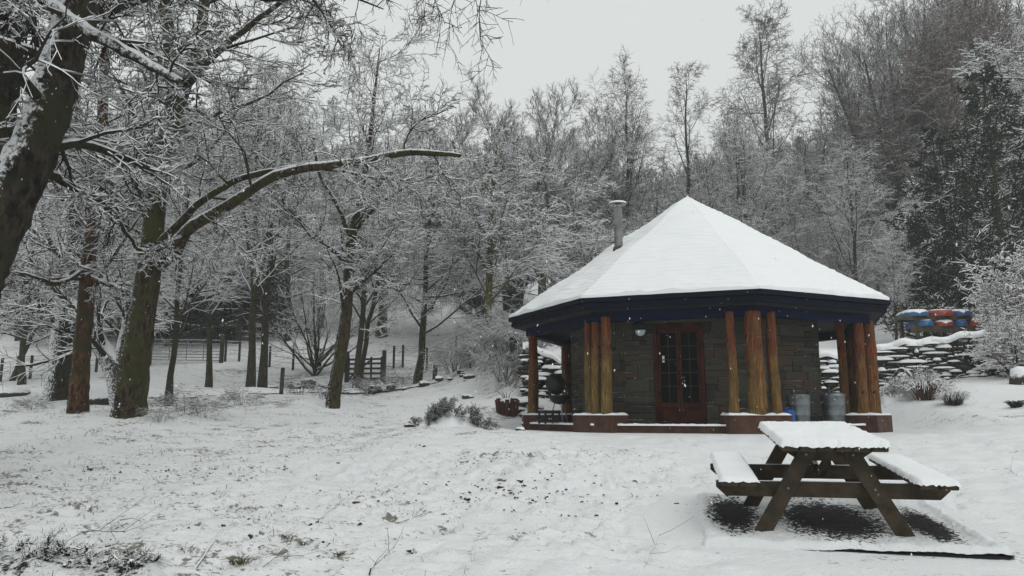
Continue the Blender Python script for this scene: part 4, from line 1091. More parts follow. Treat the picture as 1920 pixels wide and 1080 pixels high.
# kettle barbecue left, under the eave
bx_ = at_floor(1050, 17.4)
e = thing('kettle_grill', 'dark kettle grill on thin legs under the left eave beside the stone wall', 'grill', (bx_, 17.4, H0+.012), .4)
MB().lathe((0, 0, .62), [(.02, -.19), (.15, -.16), (.24, -.06), (.255, .0), (.26, .02), (.22, .02)], 20).build('bowl', M_black, e, True)
M_greymet = m_plain('dull_metal', (.16, .17, .17), .5, metal=.5)
R_ = np.array([[1, 0, 0], [0, .25, -.97], [0, .97, .25]])
m = MB().lathe((0, 0, 0), [(.26, 0), (.25, .05), (.16, .13), (0, .17)], 20); m.xf((-.0, .22, .90), 0, R_); m.build('lid', M_black, e, True)
for a in (0.3, 2.4, 4.5): MB().tube([(.12*math.cos(a), .12*math.sin(a), .46), (.26*math.cos(a), .26*math.sin(a), 0)], .012, 6).build('leg', M_greymet, e)
# small dark stool/crate next to it
e = thing('crate', 'small dark crate on the pavilion floor in front of the kettle grill', 'crate', (at_floor(1030, 16.9), 16.9, H0+.012), .5)
m = MB()
for z in (.06, .16, .26):
    for s in (-1, 1): m.box((0, s*.15, z), (.42, .016, .07)); m.box((s*.2, 0, z), (.016, .28, .07))
m.build('slats', M_soffit, e)
m = MB()
for sx in (-1, 1):
    for sy in (-1, 1): m.box((sx*.18, sy*.13, .15), (.035, .03, .30))
m.build('corner_post', M_soffit, e)

# ------------------------------------------------------------------ picnic table
M_wood = m_plain('weathered_wet_timber', (.062, .043, .026), .8, c2=(.028, .024, .015), sc=7, snow=.8, bump=.5)
SLP = math.atan(.0841)
tl = np.array([2.86, 7.18]); tz = float(.0841*tl[1])
tab = thing('picnic_table', 'snow-covered wooden picnic table with attached benches on the lawn', 'picnic table', (tl[0], tl[1], tz+.04), -math.radians(12))
tab.rotation_mode = 'XYZ'
TILT = np.array([[1, 0, 0], [0, math.cos(SLP), -math.sin(SLP)], [0, math.sin(SLP), math.cos(SLP)]])
def tb(m): return m.xf((0, 0, 0), 0, TILT)
TW, TL, TH = .84, 1.62, .76
m = MB()
for i in range(6): m.box((-TW/2+(i+.5)*TW/6, 0, TH-.022), (TW/6-.012, TL, .044), bev=.006)
tb(m).build('table_top', M_wood, tab)
for s, nm in ((-1, 'left'), (1, 'right')):
    m = MB()
    for i in range(2): m.box((s*(.775+(i-.5)*.15), 0, .44-.0), (.14, TL, .044), bev=.006)
    seat = tb(m).build('seat', M_wood, tab)
def snowpad(w_, l_, z, th, seed, cx=0, over=.012, edge=.035):
    r = np.random.default_rng(seed); nx_, ny_ = max(10, int(w_/.018)), int(l_/.022)
    gx_ = np.linspace(-w_/2-over, w_/2+over, nx_); gy_ = np.linspace(-l_/2-over, l_/2+over, ny_); XX, YY = np.meshgrid(gx_, gy_)
    ex = np.minimum(XX+w_/2+over, w_/2+over-XX); ey = np.minimum(YY+l_/2+over, l_/2+over-YY); e_ = np.minimum(ex, ey)
    prof = np.sqrt(np.clip(1-(1-np.clip(e_/edge, 0, 1))**2, 0, 1))
    h = th*(prof*(1+.12*wav(XX+seed, YY, .5, 2)+.05*wav(XX, YY, .12, 30)+.04*wav(XX, YY, .05, 44)))+.002
    # ragged rim
    XX = XX+(e_ < .03)*r.normal(0, .004, XX.shape); YY = YY+(e_ < .03)*r.normal(0, .004, XX.shape)
    h = h-(e_ < .001)*r.uniform(.0, .018, XX.shape)
    idx = np.arange(XX.size).reshape(XX.shape); q = np.stack([idx[:-1, :-1], idx[:-1, 1:], idx[1:, 1:], idx[1:, :-1]], -1).reshape(-1, 4)
    return MB().add(np.stack([XX+cx, YY, h+z], -1).reshape(-1, 3), [q])
tb(snowpad(TW, TL, TH, .052, 1)).build('table_snow', MS, tab, True)
for s in (-1, 1): tb(snowpad(.30, TL, .462, .032, 5+s, cx=s*.775)).build('seat_snow', MS, tab, True)
for s in (-1, 1):
    y0 = s*(TL/2-.27)
    for q_ in (-1, 1):
        m = MB().bar((q_*.16, y0+s*.0, TH-.05), (q_*.60, y0, -.06), .045, .13); tb(m).build('leg', M_wood, tab)
    m = MB(); z_ = .36
    poly = [(-.95, .418), (-.95, .36), (-.87, .285), (.87, .285), (.95, .36), (.95, .418)]
    V = np.array([(x, y0-s*.047-.02, z) for x, z in poly]+[(x, y0-s*.047+.02, z) for x, z in poly]); n = 6
    m.add(V, [[list(range(n))], [list(range(2*n-1, n-1, -1))]]+[[[i, n+i, n+(i+1) % n, (i+1) % n]] for i in range(n)])
    tb(m).build('bench_bearer', M_wood, tab)
    m = MB(); poly = [(-.39, .715), (-.39, .70), (-.24, .60), (.24, .60), (.39, .70), (.39, .715)]
    V = np.array([(x, y0-s*.047-.02, z) for x, z in poly]+[(x, y0-s*.047+.02, z) for x, z in poly])
    m.add(V, [[list(range(n))], [list(range(2*n-1, n-1, -1))]]+[[[i, n+i, n+(i+1) % n, (i+1) % n]] for i in range(n)])
    tb(m).build('top_bearer', M_wood, tab)
    m = MB()
    for q_ in (-1, 1):
        for (bx2, bz) in ((.19, .66), (.35, .37)): m.lathe((0, 0, 0), [(.011, 0), (.011, .012), (0, .014)], 10); V = m.v.pop(); m.v.append(np.stack([V[:, 0]+q_*bx2, y0+s*.0226+s*V[:, 2], V[:, 1]+bz], -1))
    tb(m).build('bolt', M_greymet, tab)
    m = MB().bar((0, y0-s*.04, .60), (0, s*.12, .44), .045, .09); tb(m).build('brace', M_wood, tab)
# base pad of the table: low timber-edged gravel square
PW, PL = 2.28, 2.05
k = NT('dark_gravel_bed'); oc = k.objc(); sp = k.n('ShaderNodeSeparateXYZ'); k.l(oc, sp.inputs[0])
nn = k.noise(26, 5, .75, oc); n3 = k.noise(2.2, 3, .5, oc)
ax = k.math('ABSOLUTE', sp.outputs[0]); 
def blob(cx, cy, rx, ry):
    a = k.math('DIVIDE', k.math('SUBTRACT', sp.outputs[0], cx), rx); b = k.math('DIVIDE', k.math('SUBTRACT', sp.outputs[1], cy), ry)
    return k.math('SUBTRACT', 1, k.math('SQRT', k.math('ADD', k.math('MULTIPLY', a, a), k.math('MULTIPLY', b, b))))
bl_ = k.math('MAXIMUM', k.math('MAXIMUM', blob(.02, .0, .48, .85), blob(-.82, .12, .24, .80)), blob(.80, -.12, .17, .7))
f = k.ramp(k.math('ADD', k.math('ADD', bl_, k.math('MULTIPLY', k.math('SUBTRACT', nn, .5), 2.6)), k.math('MULTIPLY', k.math('SUBTRACT', n3, .5), .6)), -.02, .18)
k.bump(nn, .8, .03)
M_pad = k.done(k.mix(f, SNOW, k.mix(k.noise(60, 2, .6, oc), (.008, .008, .008), (.04, .038, .034))))
def padbuild():
    gx_ = np.linspace(-PW/2, PW/2, 130); gy_ = np.linspace(-PL/2, PL/2, 110); XX, YY = np.meshgrid(gx_, gy_)
    e_ = np.minimum(np.minimum(XX+PW/2, PW/2-XX), np.minimum(YY+PL/2, PL/2-YY))
    h = .05+.035*np.exp(-((e_-.07)/.06)**2)+.006*wav(XX, YY, .3, 8)+.004*wav(XX, YY, .08, 50); h[e_ < .002] = .0; fr = (YY < -PL/2+.002) & (XX > -.75); h[fr] = (.040-.022*np.clip((.1-XX[fr])/.8, 0, 1))*(1+.12*wav(XX[fr], YY[fr], .35, 20)+.06*wav(XX[fr], YY[fr], .06, 30))
    XX = XX+.012*wav(XX, YY, .5, 61); YY = YY+.010*wav(XX, YY, .4, 66)
    idx = np.arange(XX.size).reshape(XX.shape); q = np.stack([idx[:-1, :-1], idx[:-1, 1:], idx[1:, 1:], idx[1:, :-1]], -1).reshape(-1, 4)
    return MB().add(np.stack([XX, YY, h], -1).reshape(-1, 3), [q])
pad = thing('table_base', 'low square gravel bed edged with timber, under the picnic table', 'gravel bed', (tl[0]+.05, tl[1]-.02, tz-.015), -math.radians(12))
tb(padbuild()).build('gravel', M_pad, pad, True)
m = MB()
m.box((.24, -(PL/2-.035), -.004), (PW-.52, .04, .055), bev=.004); m.box((0, PL/2-.015, .0), (PW, .045, .06), bev=.004)
for s in (-1, 1): m.box((s*(PW/2-.03), 0, -.012), (.04, PL-.08, .07), bev=.004)
tb(m).build('edging', M_soffit, pad)

# ------------------------------------------------------------------ dry stone walls
M_dry = m_stone('dry_stone', [(.020, .020, .016), (.038, .035, .027), (.05, .034, .022), (.03, .034, .022)], snow=.68, bump=.8)
def dry_wall(label, pts, h0, h1, seed, top=None):
    """pts: plan polyline; built of loose, lumpy stones with snow lying on each"""
    pts = np.asarray(pts, float); seg = np.linalg.norm(np.diff(pts, axis=0), axis=1); cum = np.r_[0, np.cumsum(seg)]; L = cum[-1]
    r = np.random.default_rng(seed); m = MB(); sn = MB(); core = MB()
    def P(s): return np.array([np.interp(s, cum, pts[:, 0]), np.interp(s, cum, pts[:, 1])])
    ctr = P(L/2); e = thing('dry_stone_wall', label, 'wall', (ctr[0], ctr[1], float(terrain(*ctr))-.1)); c0 = np.array(e.location)
    n = max(2, int(L/.5)); ss = np.linspace(0, L, n)
    A = []; 
    for s in ss:
        p = P(s); t = P(min(s+.1, L))-P(max(s-.1, 0)); t /= np.linalg.norm(t); nr = np.array([-t[1], t[0]]); 
        zb = float(terrain(*(p-nr*.5)))-.3; zt = zb+.3+np.interp(s, [0, L], [h0, h1])-.06
        for d, z in ((.0, zb), (.05, zt), (.55, zt), (.6, zb)): A.append((*(p+nr*d), z))
    A = np.array(A); idx = np.arange(len(A)).reshape(n, 4); q = np.concatenate([np.stack([idx[:-1, j], idx[1:, j], idx[1:, j+1], idx[:-1, j+1]], -1) for j in range(3)])
    core.add(A-c0, [q]); core.build('wall_core', m_plain('wall_core_earth', (.012, .011, .009), .95), e)
    s = 0; z = 0; hmax = max(h0, h1)
    while z < hmax+.1:
        h = r.uniform(.06, .17); s = r.uniform(-.2, 0)
        while s < L:
            wd = r.uniform(.12, .55); sc_ = min(max(s+wd/2, 0), L); p = P(sc_); t = P(min(sc_+.1, L))-P(max(sc_-.1, 0)); t /= np.linalg.norm(t); nr = np.array([-t[1], t[0]])
            if z+h < np.interp(sc_, [0, L], [h0, h1])+.08*r.uniform(-1, 1):
                g0 = float(terrain(*(p-nr*.5))); d = r.uniform(.16, .28); out = r.uniform(-.06, .05)
                q_ = p+nr*(d/2-.10+out); M = np.array([[t[0], nr[0], 0], [t[1], nr[1], 0], [0, 0, 1]])
                tl_ = r.normal(0, .11); Mt = M @ np.array([[math.cos(tl_), 0, -math.sin(tl_)], [0, 1, 0], [math.sin(tl_), 0, math.cos(tl_)]])
                m.box((q_[0]-c0[0], q_[1]-c0[1], g0+z+h/2-c0[2]), (wd-.02, d, h*r.uniform(.8, .98)), M=Mt, bev=.035, jit=.012)
                if r.random() < .48:      # cushion of snow lying on a ledge
                    a = np.linspace(0, 2*PI, 9)[:-1]; w2 = wd*r.uniform(.3, .95); dd = r.uniform(.05, .17); hs = r.uniform(.03, .13)
                    base = np.array([q_[0]-c0[0], q_[1]-c0[1], g0+z+h-c0[2]-.02])-np.r_[nr, 0]*(d/2-.02+.03)
                    V = [base+np.r_[t, 0]*w2*math.cos(x)*k1+np.r_[-nr, 0]*dd*math.sin(x)*k1+[0, 0, hz] for (k1, hz) in ((1, 0), (.92, hs*.5), (.6, hs*.9)) for x in a]+[base+[0, 0, hs]]
                    f = [[i*8+j, i*8+(j+1) % 8, i*8+8+(j+1) % 8, i*8+8+j] for i in range(2) for j in range(8)]
                    sn.add(V, [f, [[16+j, 16+(j+1) % 8, 24] for j in range(8)]])
            s += wd
        z += h
    m.build('stones', M_dry, e)
    # heavy snow along the coping
    n = int(L/.09); A = []
    for i in range(n+1):
        s = L*i/n; p = P(s); t = P(min(s+.1, L))-P(max(s-.1, 0)); t /= np.linalg.norm(t); nr = np.array([-t[1], t[0]])
        g0 = float(terrain(*(p-nr*.5)))+np.interp(s, [0, L], [h0, h1])
        b = .05*math.sin(s*5.1)+.04*math.sin(s*11.3+1)+.03*r.normal(); up_ = .06*math.sin(s*2.7+seed)+.04*math.sin(s*7.9)
        for d, z in ((-.17+b, -.06+up_), (-.20+b, .03+up_), (-.10+b, .12+up_), (.15, .17+up_), (.5, .14+up_*.6), (.75, -.05)): A.append((*(p+nr*d), g0+z))
    A = np.array(A)-c0; idx = np.arange(len(A)).reshape(n+1, 6); q = np.concatenate([np.stack([idx[:-1, j], idx[1:, j], idx[1:, j+1], idx[:-1, j+1]], -1) for j in range(5)])
    sn.add(A, [q]); sn.build('wall_snow', MS, e, True)
    return e
dry_wall('long dry stone wall with snow on its ledges, holding the terrace behind the pavilion', [(.35, 24.25), (1.5, 24.2), (5, 24.3), (9, 24.2), (11.5, 23.9), (13.6, 23.2), (15.2, 22.4)], 1.60, 1.25, 70)
dry_wall('short dry stone wall bending forward at the right edge behind the russet bush', [(15.3, 22.2), (16.4, 20.6), (17.0, 18.6)], 1.15, .9, 71)
# heap of snowy stones at the wall's left foot, seen past the outer post
def rocks(kind, label, px, Y, n, spread, size, seed, cat='rocks', sn_=.45):
    r = np.random.default_rng(seed); p = at(px, Y); e = thing(kind, label, cat, p) if n > 1 else None
    for i in range(n):
        s = size*r.uniform(.6, 1.3); V = []; nu, nv = 12, 8
        c = r.normal(0, spread, 2)*[1, .5]; z = max(0, .5*spread-abs(c[0])*.5)*r.random()
        sc_ = np.array([1, .8, .6])*r.uniform(.75, 1.25, 3)*s; ph0 = r.uniform(0, 6, 3)
        for i2 in range(nv+1):
            th = PI*i2/nv
            for j in range(nu):
                ph = 2*PI*j/nu; u = np.array([math.sin(th)*math.cos(ph), math.sin(th)*math.sin(ph), math.cos(th)])
                u = np.sign(u)*np.abs(u)**.8
                V.append(u*sc_*(1+.10*math.sin(3*ph+ph0[0])*math.sin(th)+.08*math.sin(2*th*2+ph0[1]+ph)+(.03*r.normal() if 0 < i2 < nv else 0)))
        f = [[a*nu+b, (a+1)*nu+b, (a+1)*nu+(b+1) % nu, a*nu+(b+1) % nu] for a in range(nv) for b in range(nu)]
        o = obj(kind if n == 1 else 'stone', np.array(V), np.array(f), M_rock, e, True)
        if n == 1: o.location = p+[0, 0, sc_[2]*.4]; return tag(o, label, cat)
        o.location = (c[0], c[1], float(terrain(p[0]+c[0], p[1]+c[1]))-p[2]+z+sc_[2]*.4)
M_rock = m_stone('snowy_rock', [(.03, .03, .027), (.05, .047, .04), (.06, .05, .04), (.04, .042, .035)], snow=.22)
rocks('boulder', 'dark flat boulder on the track edge between the two left trunks', 192, 24, 1, 0, .42, 1, 'boulder')
rocks('boulder', 'snow-capped boulder at the far left edge of the track', 20, 25.5, 1, 0, .6, 2, 'boulder')
rocks('boulder', 'small dark rock in front of the metal gate', 362, 31, 1, 0, .35, 3, 'boulder')
rocks('rock_heap', 'heap of snow-capped stones beside the crooked tree, left of the hurdle gate', 575, 32, 9, .9, .20, 4)
rocks('rock_heap', 'snow-covered stones below the hurdle gate', 705, 28.5, 8, .8, .18, 5)
rocks('rock_heap', 'snow-covered stones at the foot of the level-branched tree', 812, 28.5, 8, .8, .18, 6)
rocks('rock_heap', 'tumbled stones at the left foot of the dry stone wall', 1010, 22.9, 9, .7, .22, 7)
rocks('boulder', 'small snow-capped stone in front of the green-stemmed tree, on the lawn edge', 876, 25, 1, 0, .2, 8, 'boulder')
rocks('boulder', 'little snow lump at the corner of the outer left plinth', 976, 15.0, 1, 0, .07, 9, 'stone')
rocks('boulder', 'low snow-capped block near the right edge of the lawn', 1930, 20.5, 1, 0, .38, 10, 'boulder')

# ------------------------------------------------------------------ canoes on their rack
M_rackw = m_plain('rack_timber', (.09, .07, .035), .8, c2=(.045, .035, .02), sc=5, snow=.8)
RY = 26.3
def rk(px, py, Y=RY): return W(px, py, Y)
e0 = at(1765, RY)
rack = thing('canoe_rack', 'two-tier timber rack holding the bright canoes above the wall', 'rack', e0)
b0 = np.array(e0)
for (px, yt, dY) in ((1687, 575, 1.2), (1716, 575, 0), (1768, 598, .6), (1788, 600, .02), (1826, 598, 0), (1845, 575, 1.2)):
    q = rk(px, yt, RY+dY); g0 = float(terrain(q[0], RY+dY)); MB().box((q[0]-b0[0], RY+dY-b0[1], (g0-.3+q[2])/2-b0[2]), (.11, .11, q[2]-g0+.3), bev=.01).build('post', M_rackw, rack)
def bm(px0, px1, py, Y=RY, hgt=.12): a = rk(px0, py, Y)-b0; b = rk(px1, py, Y)-b0; b[2] = a[2]; MB().bar(a, b, .08, hgt).build('beam', M_rackw, rack)
bm(1680, 1822, 596.5, RY-.1); bm(1695, 1850, 596, RY+1.25); bm(1708, 1848, 617, RY-.12, .2); bm(1700, 1855, 617, RY+1.25); 
ax_ = []
for i, (px, py, wpx, colr, sn_, tier, lab) in enumerate([
    (1722, 594, 44, (.02, .12, .25), .35, 0, 'pale blue upturned canoe, left end of the rack\'s upper tier'),
    (1768, 594, 46, (.26, .035, .02), .85, 0, 'red upturned canoe in the middle of the rack\'s upper tier'),
    (1804, 594, 38, (.015, .06, .20), .55, 0, 'dark blue upturned canoe, right end of the rack\'s upper tier'),
    (1736, 613, 34, (.015, .11, .27), .75, 1, 'bright blue upturned canoe, left end of the rack\'s lower tier'),
    (1771, 613, 38, (.27, .035, .022), .35, 1, 'red snow-topped canoe, second from left on the rack\'s lower tier'),
    (1803, 613, 28, (.012, .09, .26), .85, 1, 'blue upturned canoe, third from left on the rack\'s lower tier'),
    (1829, 613, 26, (.34, .045, .014), .8, 1, 'orange-red canoe, right end of the rack\'s lower tier')]):
    q = rk(px, py); wd = wpx/1400*RY*1.12; L = 1.9; r = np.random.default_rng(i); n = 26; mm = 16
    V = []; rot = math.radians(8)
    for a in range(n+1):
        u = a/n*2-1; prof = max(1-abs(u)**3.4, 0)**.55; keel = .30+.05*abs(u)**3
        for b in range(mm+1):
            th = PI*b/mm; cx = math.cos(th); cz = math.sin(th)
            V.append((wd/2*prof*np.sign(cx)*abs(cx)**.5+.0, u*L/2, keel*(cz**.6)*(.25+.75*prof) if cz > 0 else 0))
    q2 = [[a*(mm+1)+b, a*(mm+1)+b+1, (a+1)*(mm+1)+b+1, (a+1)*(mm+1)+b] for a in range(n) for b in range(mm)]
    kk = NT('canoe_hull'); kk.b.inputs['Specular IOR Level'].default_value = .5
    f = kk.ramp(kk.math('ADD', kk.nz(), kk.math('MULTIPLY', kk.math('SUBTRACT', kk.noise(5, 3, .6), .5), .5)), sn_-.08, sn_+.08)
    mt = kk.done(kk.mix(f, colr, SNOW), .35)
    c = thing('canoe', lab, 'canoe', (q[0]+.10, RY+.62, q[2]), -.22, 'canoes on the rack')
    obj('hull', np.array(V), np.array(q2), mt, c, True)
    m = MB()
    for s in (-1, 1):
        pts = [(s*wd/2*max(1-abs(u)**2.6, 0)**.62, u*L/2, .0) for u in np.linspace(-.98, .98, 22)]; m.tube(pts, .014, 6)
    m.build('gunwale', M_black, c)
    MB().box((0, 0, .03), (wd*.95, .05, .02)).build('thwart', M_rackw, c)

# ------------------------------------------------------------------ gates and fences
M_fence = m_plain('grey_fence_timber', (.05, .045, .032), .85, c2=(.025, .023, .018), sc=6, snow=.75)
def post_mesh(m, x, y, h, r_=.05, g=None): z = float(terrain(x, y)) if g is None else g; m.box((x, y, z+h/2-.15), (r_*2, r_*2, h+.3), bev=.01)
def fence(label, pts, h=1.1, wires=(.35, .6, .85, 1.05), rails=False):
    pts = [(p[0], p[1]) for p in pts]; c = np.array([pts[0][0], pts[0][1], float(terrain(*pts[0]))]); e = thing('fence', label, 'fence', c)
    for (x, y) in pts:
        m = MB(); post_mesh(m, x, y, h); V = np.concatenate(m.v)-c; m.v = [V]; m.build('post', M_fence, e)
    for wz in wires:
        P = []
        for (x, y) in pts: P.append((x-c[0], y-c[1], float(terrain(x, y))+wz-c[2]))
        m = MB().tube(P, .012 if not rails else .04, 4, snow=.6); m.build('wire' if not rails else 'rail', M_tw_mid if not rails else M_limb, e)
def axy(px, Y): p = at(px, Y); return (p[0], p[1])
fence('post and wire fence crossing the snowy field left of the pavilion', [axy(738, 36.5), axy(755, 37), axy(800, 36.5), axy(855, 38), axy(905, 39), axy(960, 40)])
fence('post and wire fence along the track at the far left', [axy(-60, 34), axy(0, 34), axy(30, 35), axy(56, 35), axy(120, 36), axy(180, 36.5), axy(250, 37.5)])
fence('wire fence running right from the metal gate\'s post', [axy(422, 39), axy(448, 39), axy(505, 38), axy(549, 37.5), axy(600, 37), axy(645, 36)])
def lone(label, px, Y, h, r_=.07, kind='fence_post'):
    p = at(px, Y); m = MB().box((0, 0, h/2-.15), (r_*2, r_*2, h+.3), bev=.015); o = m.build(kind, M_fence); o.location = p; o.rotation_euler = (random.uniform(-.04, .04), random.uniform(-.04, .04), .3)
    tag(o, label, 'post')
lone('thick lone fence post between the snowy pair of trees and the crooked tree', 527, 26.5, .95, .07)
lone('short square post just right of the level-branched tree trunk', 815, 33.5, .65, .09)
lone('post at the left end of the wall above the brush heap', 962, 25.6, 1.25, .1)
lone('tall post beside the brush tangle left of the pavilion', 927, 33, 1.0, .06)
# metal field gate
a = at(283, 38); b = at(412, 38.5); zg = max(a[2], b[2])
e = thing('metal_gate', 'wide galvanised field gate with seven bars across the track', 'gate', (a[0], a[1], zg))
A = np.array([0, 0, 0.]); B = b-a; B[2] = 0
M_gate = m_plain('grey_gate_steel', (.16, .17, .17), .5, metal=.4, snow=.6)
for t_ in (0, .25, .5, .75, 1): MB().tube([A+B*t_+[0, 0, .12], A+B*t_+[0, 0, 1.15]], .022, 8).build('upright', M_gate, e)
for z in (.12, .27, .42, .58, .76, .95, 1.15): MB().tube([A+[0, 0, z], B+[0, 0, z]], .018, 8, snow=.8).build('bar', M_gate, e)
for t_ in (-.03, 1.02): MB().box((B*t_)+[0, 0, .65], (.18, .18, 1.6), bev=.02).build('gate_post', M_fence, e)
# wooden hurdle gate
a = at(652, 34); b = at(716, 33.5); zg = max(a[2], b[2])
e = thing('wooden_gate', 'small wooden hurdle gate with five rails behind the crooked tree', 'gate', (a[0], a[1], zg))
B = b-a; B[2] = 0
for z in (.15, .38, .60, .82, 1.02): MB().bar(A+[0, 0, z], B+[0, 0, z], .03, .09).build('rail', M_fence, e)
for t_ in (0.02, .68, .98): MB().bar(A+B*t_+[0, -.035, .05], A+B*t_+[0, -.035, 1.12], .09, .03).build('stile', M_fence, e)
MB().bar(A+[0, -.03, .12], B*.68+[0, -.03, 1.0], .028, .08).build('brace', M_fence, e)
for t_ in (-.04, 1.05): MB().box(B*t_+[0, 0, .6], (.17, .17, 1.6), bev=.02).build('gate_post', M_fence, e)

# ------------------------------------------------------------------ planter, brush mounds, plants by the wall
p = at(951, 22.2); e = thing('planter', 'round red-brown slatted tub planter full of snow, left of the pavilion', 'planter', p)
m = MB()
for i in range(12):
    a = 2*PI*i/12; m.bar((.24*math.cos(a), .24*math.sin(a), -.05), (.31*math.cos(a), .31*math.sin(a), .42+.05*math.sin(i*2.1)), .12, .025, roll=0)
m.build('staves', m_plain('tub_wood', (.09, .028, .02), .8, c2=(.04, .02, .015), snow=.8), e)
MB().lathe((0, 0, 0), [(.27, .30), (.26, .38), (.15, .46), (0, .48)], 16).build('snow_fill', MS, e, True)
MB().lathe((0, 0, 0), [(.245, .0), (.26, .1), (.28, .2), (.285, .33)], 16).build('liner', M_soffit, e, True)
r = np.random.default_rng(2); P = []
for i in range(14):
    a = r.uniform(0, 6.28); P.append([(.1*math.cos(a), .1*math.sin(a), .4), (.16*math.cos(a), .16*math.sin(a), .55), (.3*math.cos(a), .3*math.sin(a), .65)])
V, q = tubes(np.array(P), np.tile([.012, .01, .006], (14, 1)), 4, snow=1); obj('stems', V, q, M_beechleaf, e)

def mound(kind, label, px, Y, L, h, seed, cat='brush pile', mat=None, tw=.006, cover=None, n=40):
    """cut boughs lying in a heap, snow caught on them"""
    r = np.random.default_rng(seed); p = at(px, Y); e = thing(kind, label, cat, p)
    xs = np.linspace(-L/2, L/2, 44); ys = np.linspace(-L*.28, L*.28, 24); XX, YY = np.meshgrid(xs, ys)
    H = h*.62*np.clip(1-(2*XX/L)**2, 0, 1)**.6*np.clip(1-(YY/(L*.28))**2, 0, 1)**.7*(1+.35*wav(XX*1.0+seed, YY, .5, 14))-.04
    ZZ = np.vectorize(lambda a, b: float(terrain(p[0]+a, p[1]+b)))(XX, YY)-p[2]
    idx = np.arange(XX.size).reshape(XX.shape); q = np.stack([idx[:-1, :-1], idx[:-1, 1:], idx[1:, 1:], idx[1:, :-1]], -1).reshape(-1, 4)
    obj('snow_cover', np.stack([XX, YY, ZZ+H], -1).reshape(-1, 3), q, cover or MS, e, True)
    P = []; R = []
    for i in range(n):
        x = r.uniform(-L*.45, L*.4); y = r.uniform(-L*.2, L*.1); hz = h*.55*max(0, 1-(2*x/L)**2)
        d = np.array([r.normal(.7, .5), r.normal(-.25, .4), r.uniform(.05, .7)]); d /= np.linalg.norm(d); l = h*r.uniform(.6, 1.5)
        p0 = np.array([x, y, hz*.7]); P.append([p0-d*l*.3, p0, p0+d*l*.3+[0, 0, .03], p0+d*l*.6]); R.append([.014, .012, .008, .004])
    P = np.array(P); R = np.array(R); parts = [tubes(P, R, 5, snow=.8)]
    P2, R2 = spawn(P, R, 14, .1, 1, 50, 15, const(.3), 3, r=r, rmin=tw, rr=.7, flat=.7); parts.append(tubes(P2, R2, 4, snow=.7))
    P3, R3 = spawn(P2, R2, 9, .1, 1, 50, 15, const(.4), 2, r=r, rmin=tw, rr=1, flat=.7); parts.append(tubes(P3, R3, 4, snow=.5))
    V, q = merge(parts); obj('boughs', V, q, mat or M_fir, e); return e
def bough_heap():
    p = at(836, 15.4); e = thing('brush_pile', 'heap of cut evergreen boughs half buried in snow in the middle of the lawn', 'brush pile', p); r = np.random.default_rng(301)
    xs = np.linspace(-.85, .95, 90); ys = np.linspace(-.5, .6, 60); XX, YY = np.meshgrid(xs, ys)
    lum = [(-.15, .05, .30, .22, .40), (.22, .0, .26, .2, .26), (.52, .05, .22, .2, .24), (-.45, .0, .22, .16, .14), (.75, -.02, .2, .14, .08)]
    H = sum(h_*np.exp(-((XX-a)/b)**2-((YY-c_)/d)**2) for a, c_, b, d, h_ in lum)*.62*(1+.16*wav(XX, YY, .28, 14)+.05*wav(XX, YY, .1, 40))-.03
    ZZ = terrain(p[0]+XX, p[1]+YY)-p[2]
    idx = np.arange(XX.size).reshape(XX.shape); q = np.stack([idx[:-1, :-1], idx[:-1, 1:], idx[1:, 1:], idx[1:, :-1]], -1).reshape(-1, 4)
    obj('snow_cover', np.stack([XX, YY, ZZ+H], -1).reshape(-1, 3), q, MS, e, True)
    for (cx, cz, n, l, dx, dz) in ((-.32, .06, 12, .30, .25, .8), (-.22, .18, 22, .42, .55, .8), (-.02, .30, 18, .36, .7, .6), (.30, .20, 8, .22, .4, .5), (.56, .14, 14, .30, .05, .9), (.62, .06, 10, .25, .3, .5), (.85, .0, 8, .28, .8, .3), (-.55, .03, 7, .2, -.5, .5)):
        P = []; R = []
        for i in range(n):
            o_ = np.array([cx, -.12, cz])+r.normal(0, .05, 3); d = np.array([dx, -.25, dz])+r.normal(0, .3, 3); d /= np.linalg.norm(d); L = l*r.uniform(.5, 1.1)
            P.append([o_-d*L*.4, o_, o_+d*L*.3, o_+d*L*.6+[0, 0, -.02]]); R.append([.008, .007, .005, .003])
        P = np.array(P); R = np.array(R); parts = [tubes(P, R, 5)]
        P2, R2 = spawn(P, R, 12, .1, 1, 50, 12, const(.28), 3, r=r, rmin=.004, rr=.7, flat=.6); parts.append(tubes(P2, R2, 4))
        P3, R3 = spawn(P2, R2, 9, .05, 1, 55, 12, const(.45), 2, r=r, rmin=.0045, rr=1, flat=.6); parts.append(tubes(P3, R3, 3))
        V, q = merge(parts); obj('bough', V, q, M_cut, e)
M_cut = m_twig('cut_evergreen', (.012, .018, .009), .48, .14, c2=(.03, .032, .012))
bough_heap()
rocks('log_end', 'dark round log end lying at the left foot of the evergreen brush heap', 769, 15.3, 1, 0, .10, 31, 'log')
k = NT('brash_and_soil'); f = k.ramp(k.math('ADD', k.noise(9, 5, .7), k.math('MULTIPLY', k.noise(40, 3, .6), .4)), .60, .74)
k.bump(k.noise(30, 5, .7), 1.0, .04); M_brash = k.done(k.mix(f, (.02, .017, .011), SNOW))
mound('leaf_mound', 'dark leafy mound of brash in the bottom left corner', 60, 5.75, 1.1, .20, 302, mat=M_tw_near, tw=.0016, cover=M_brash, n=13)
mound('leaf_mound', 'second low patch of dark brash, right of the mound in the bottom left corner', 225, 5.75, .9, .13, 304, mat=M_tw_near, tw=.0014, cover=M_brash, n=9)
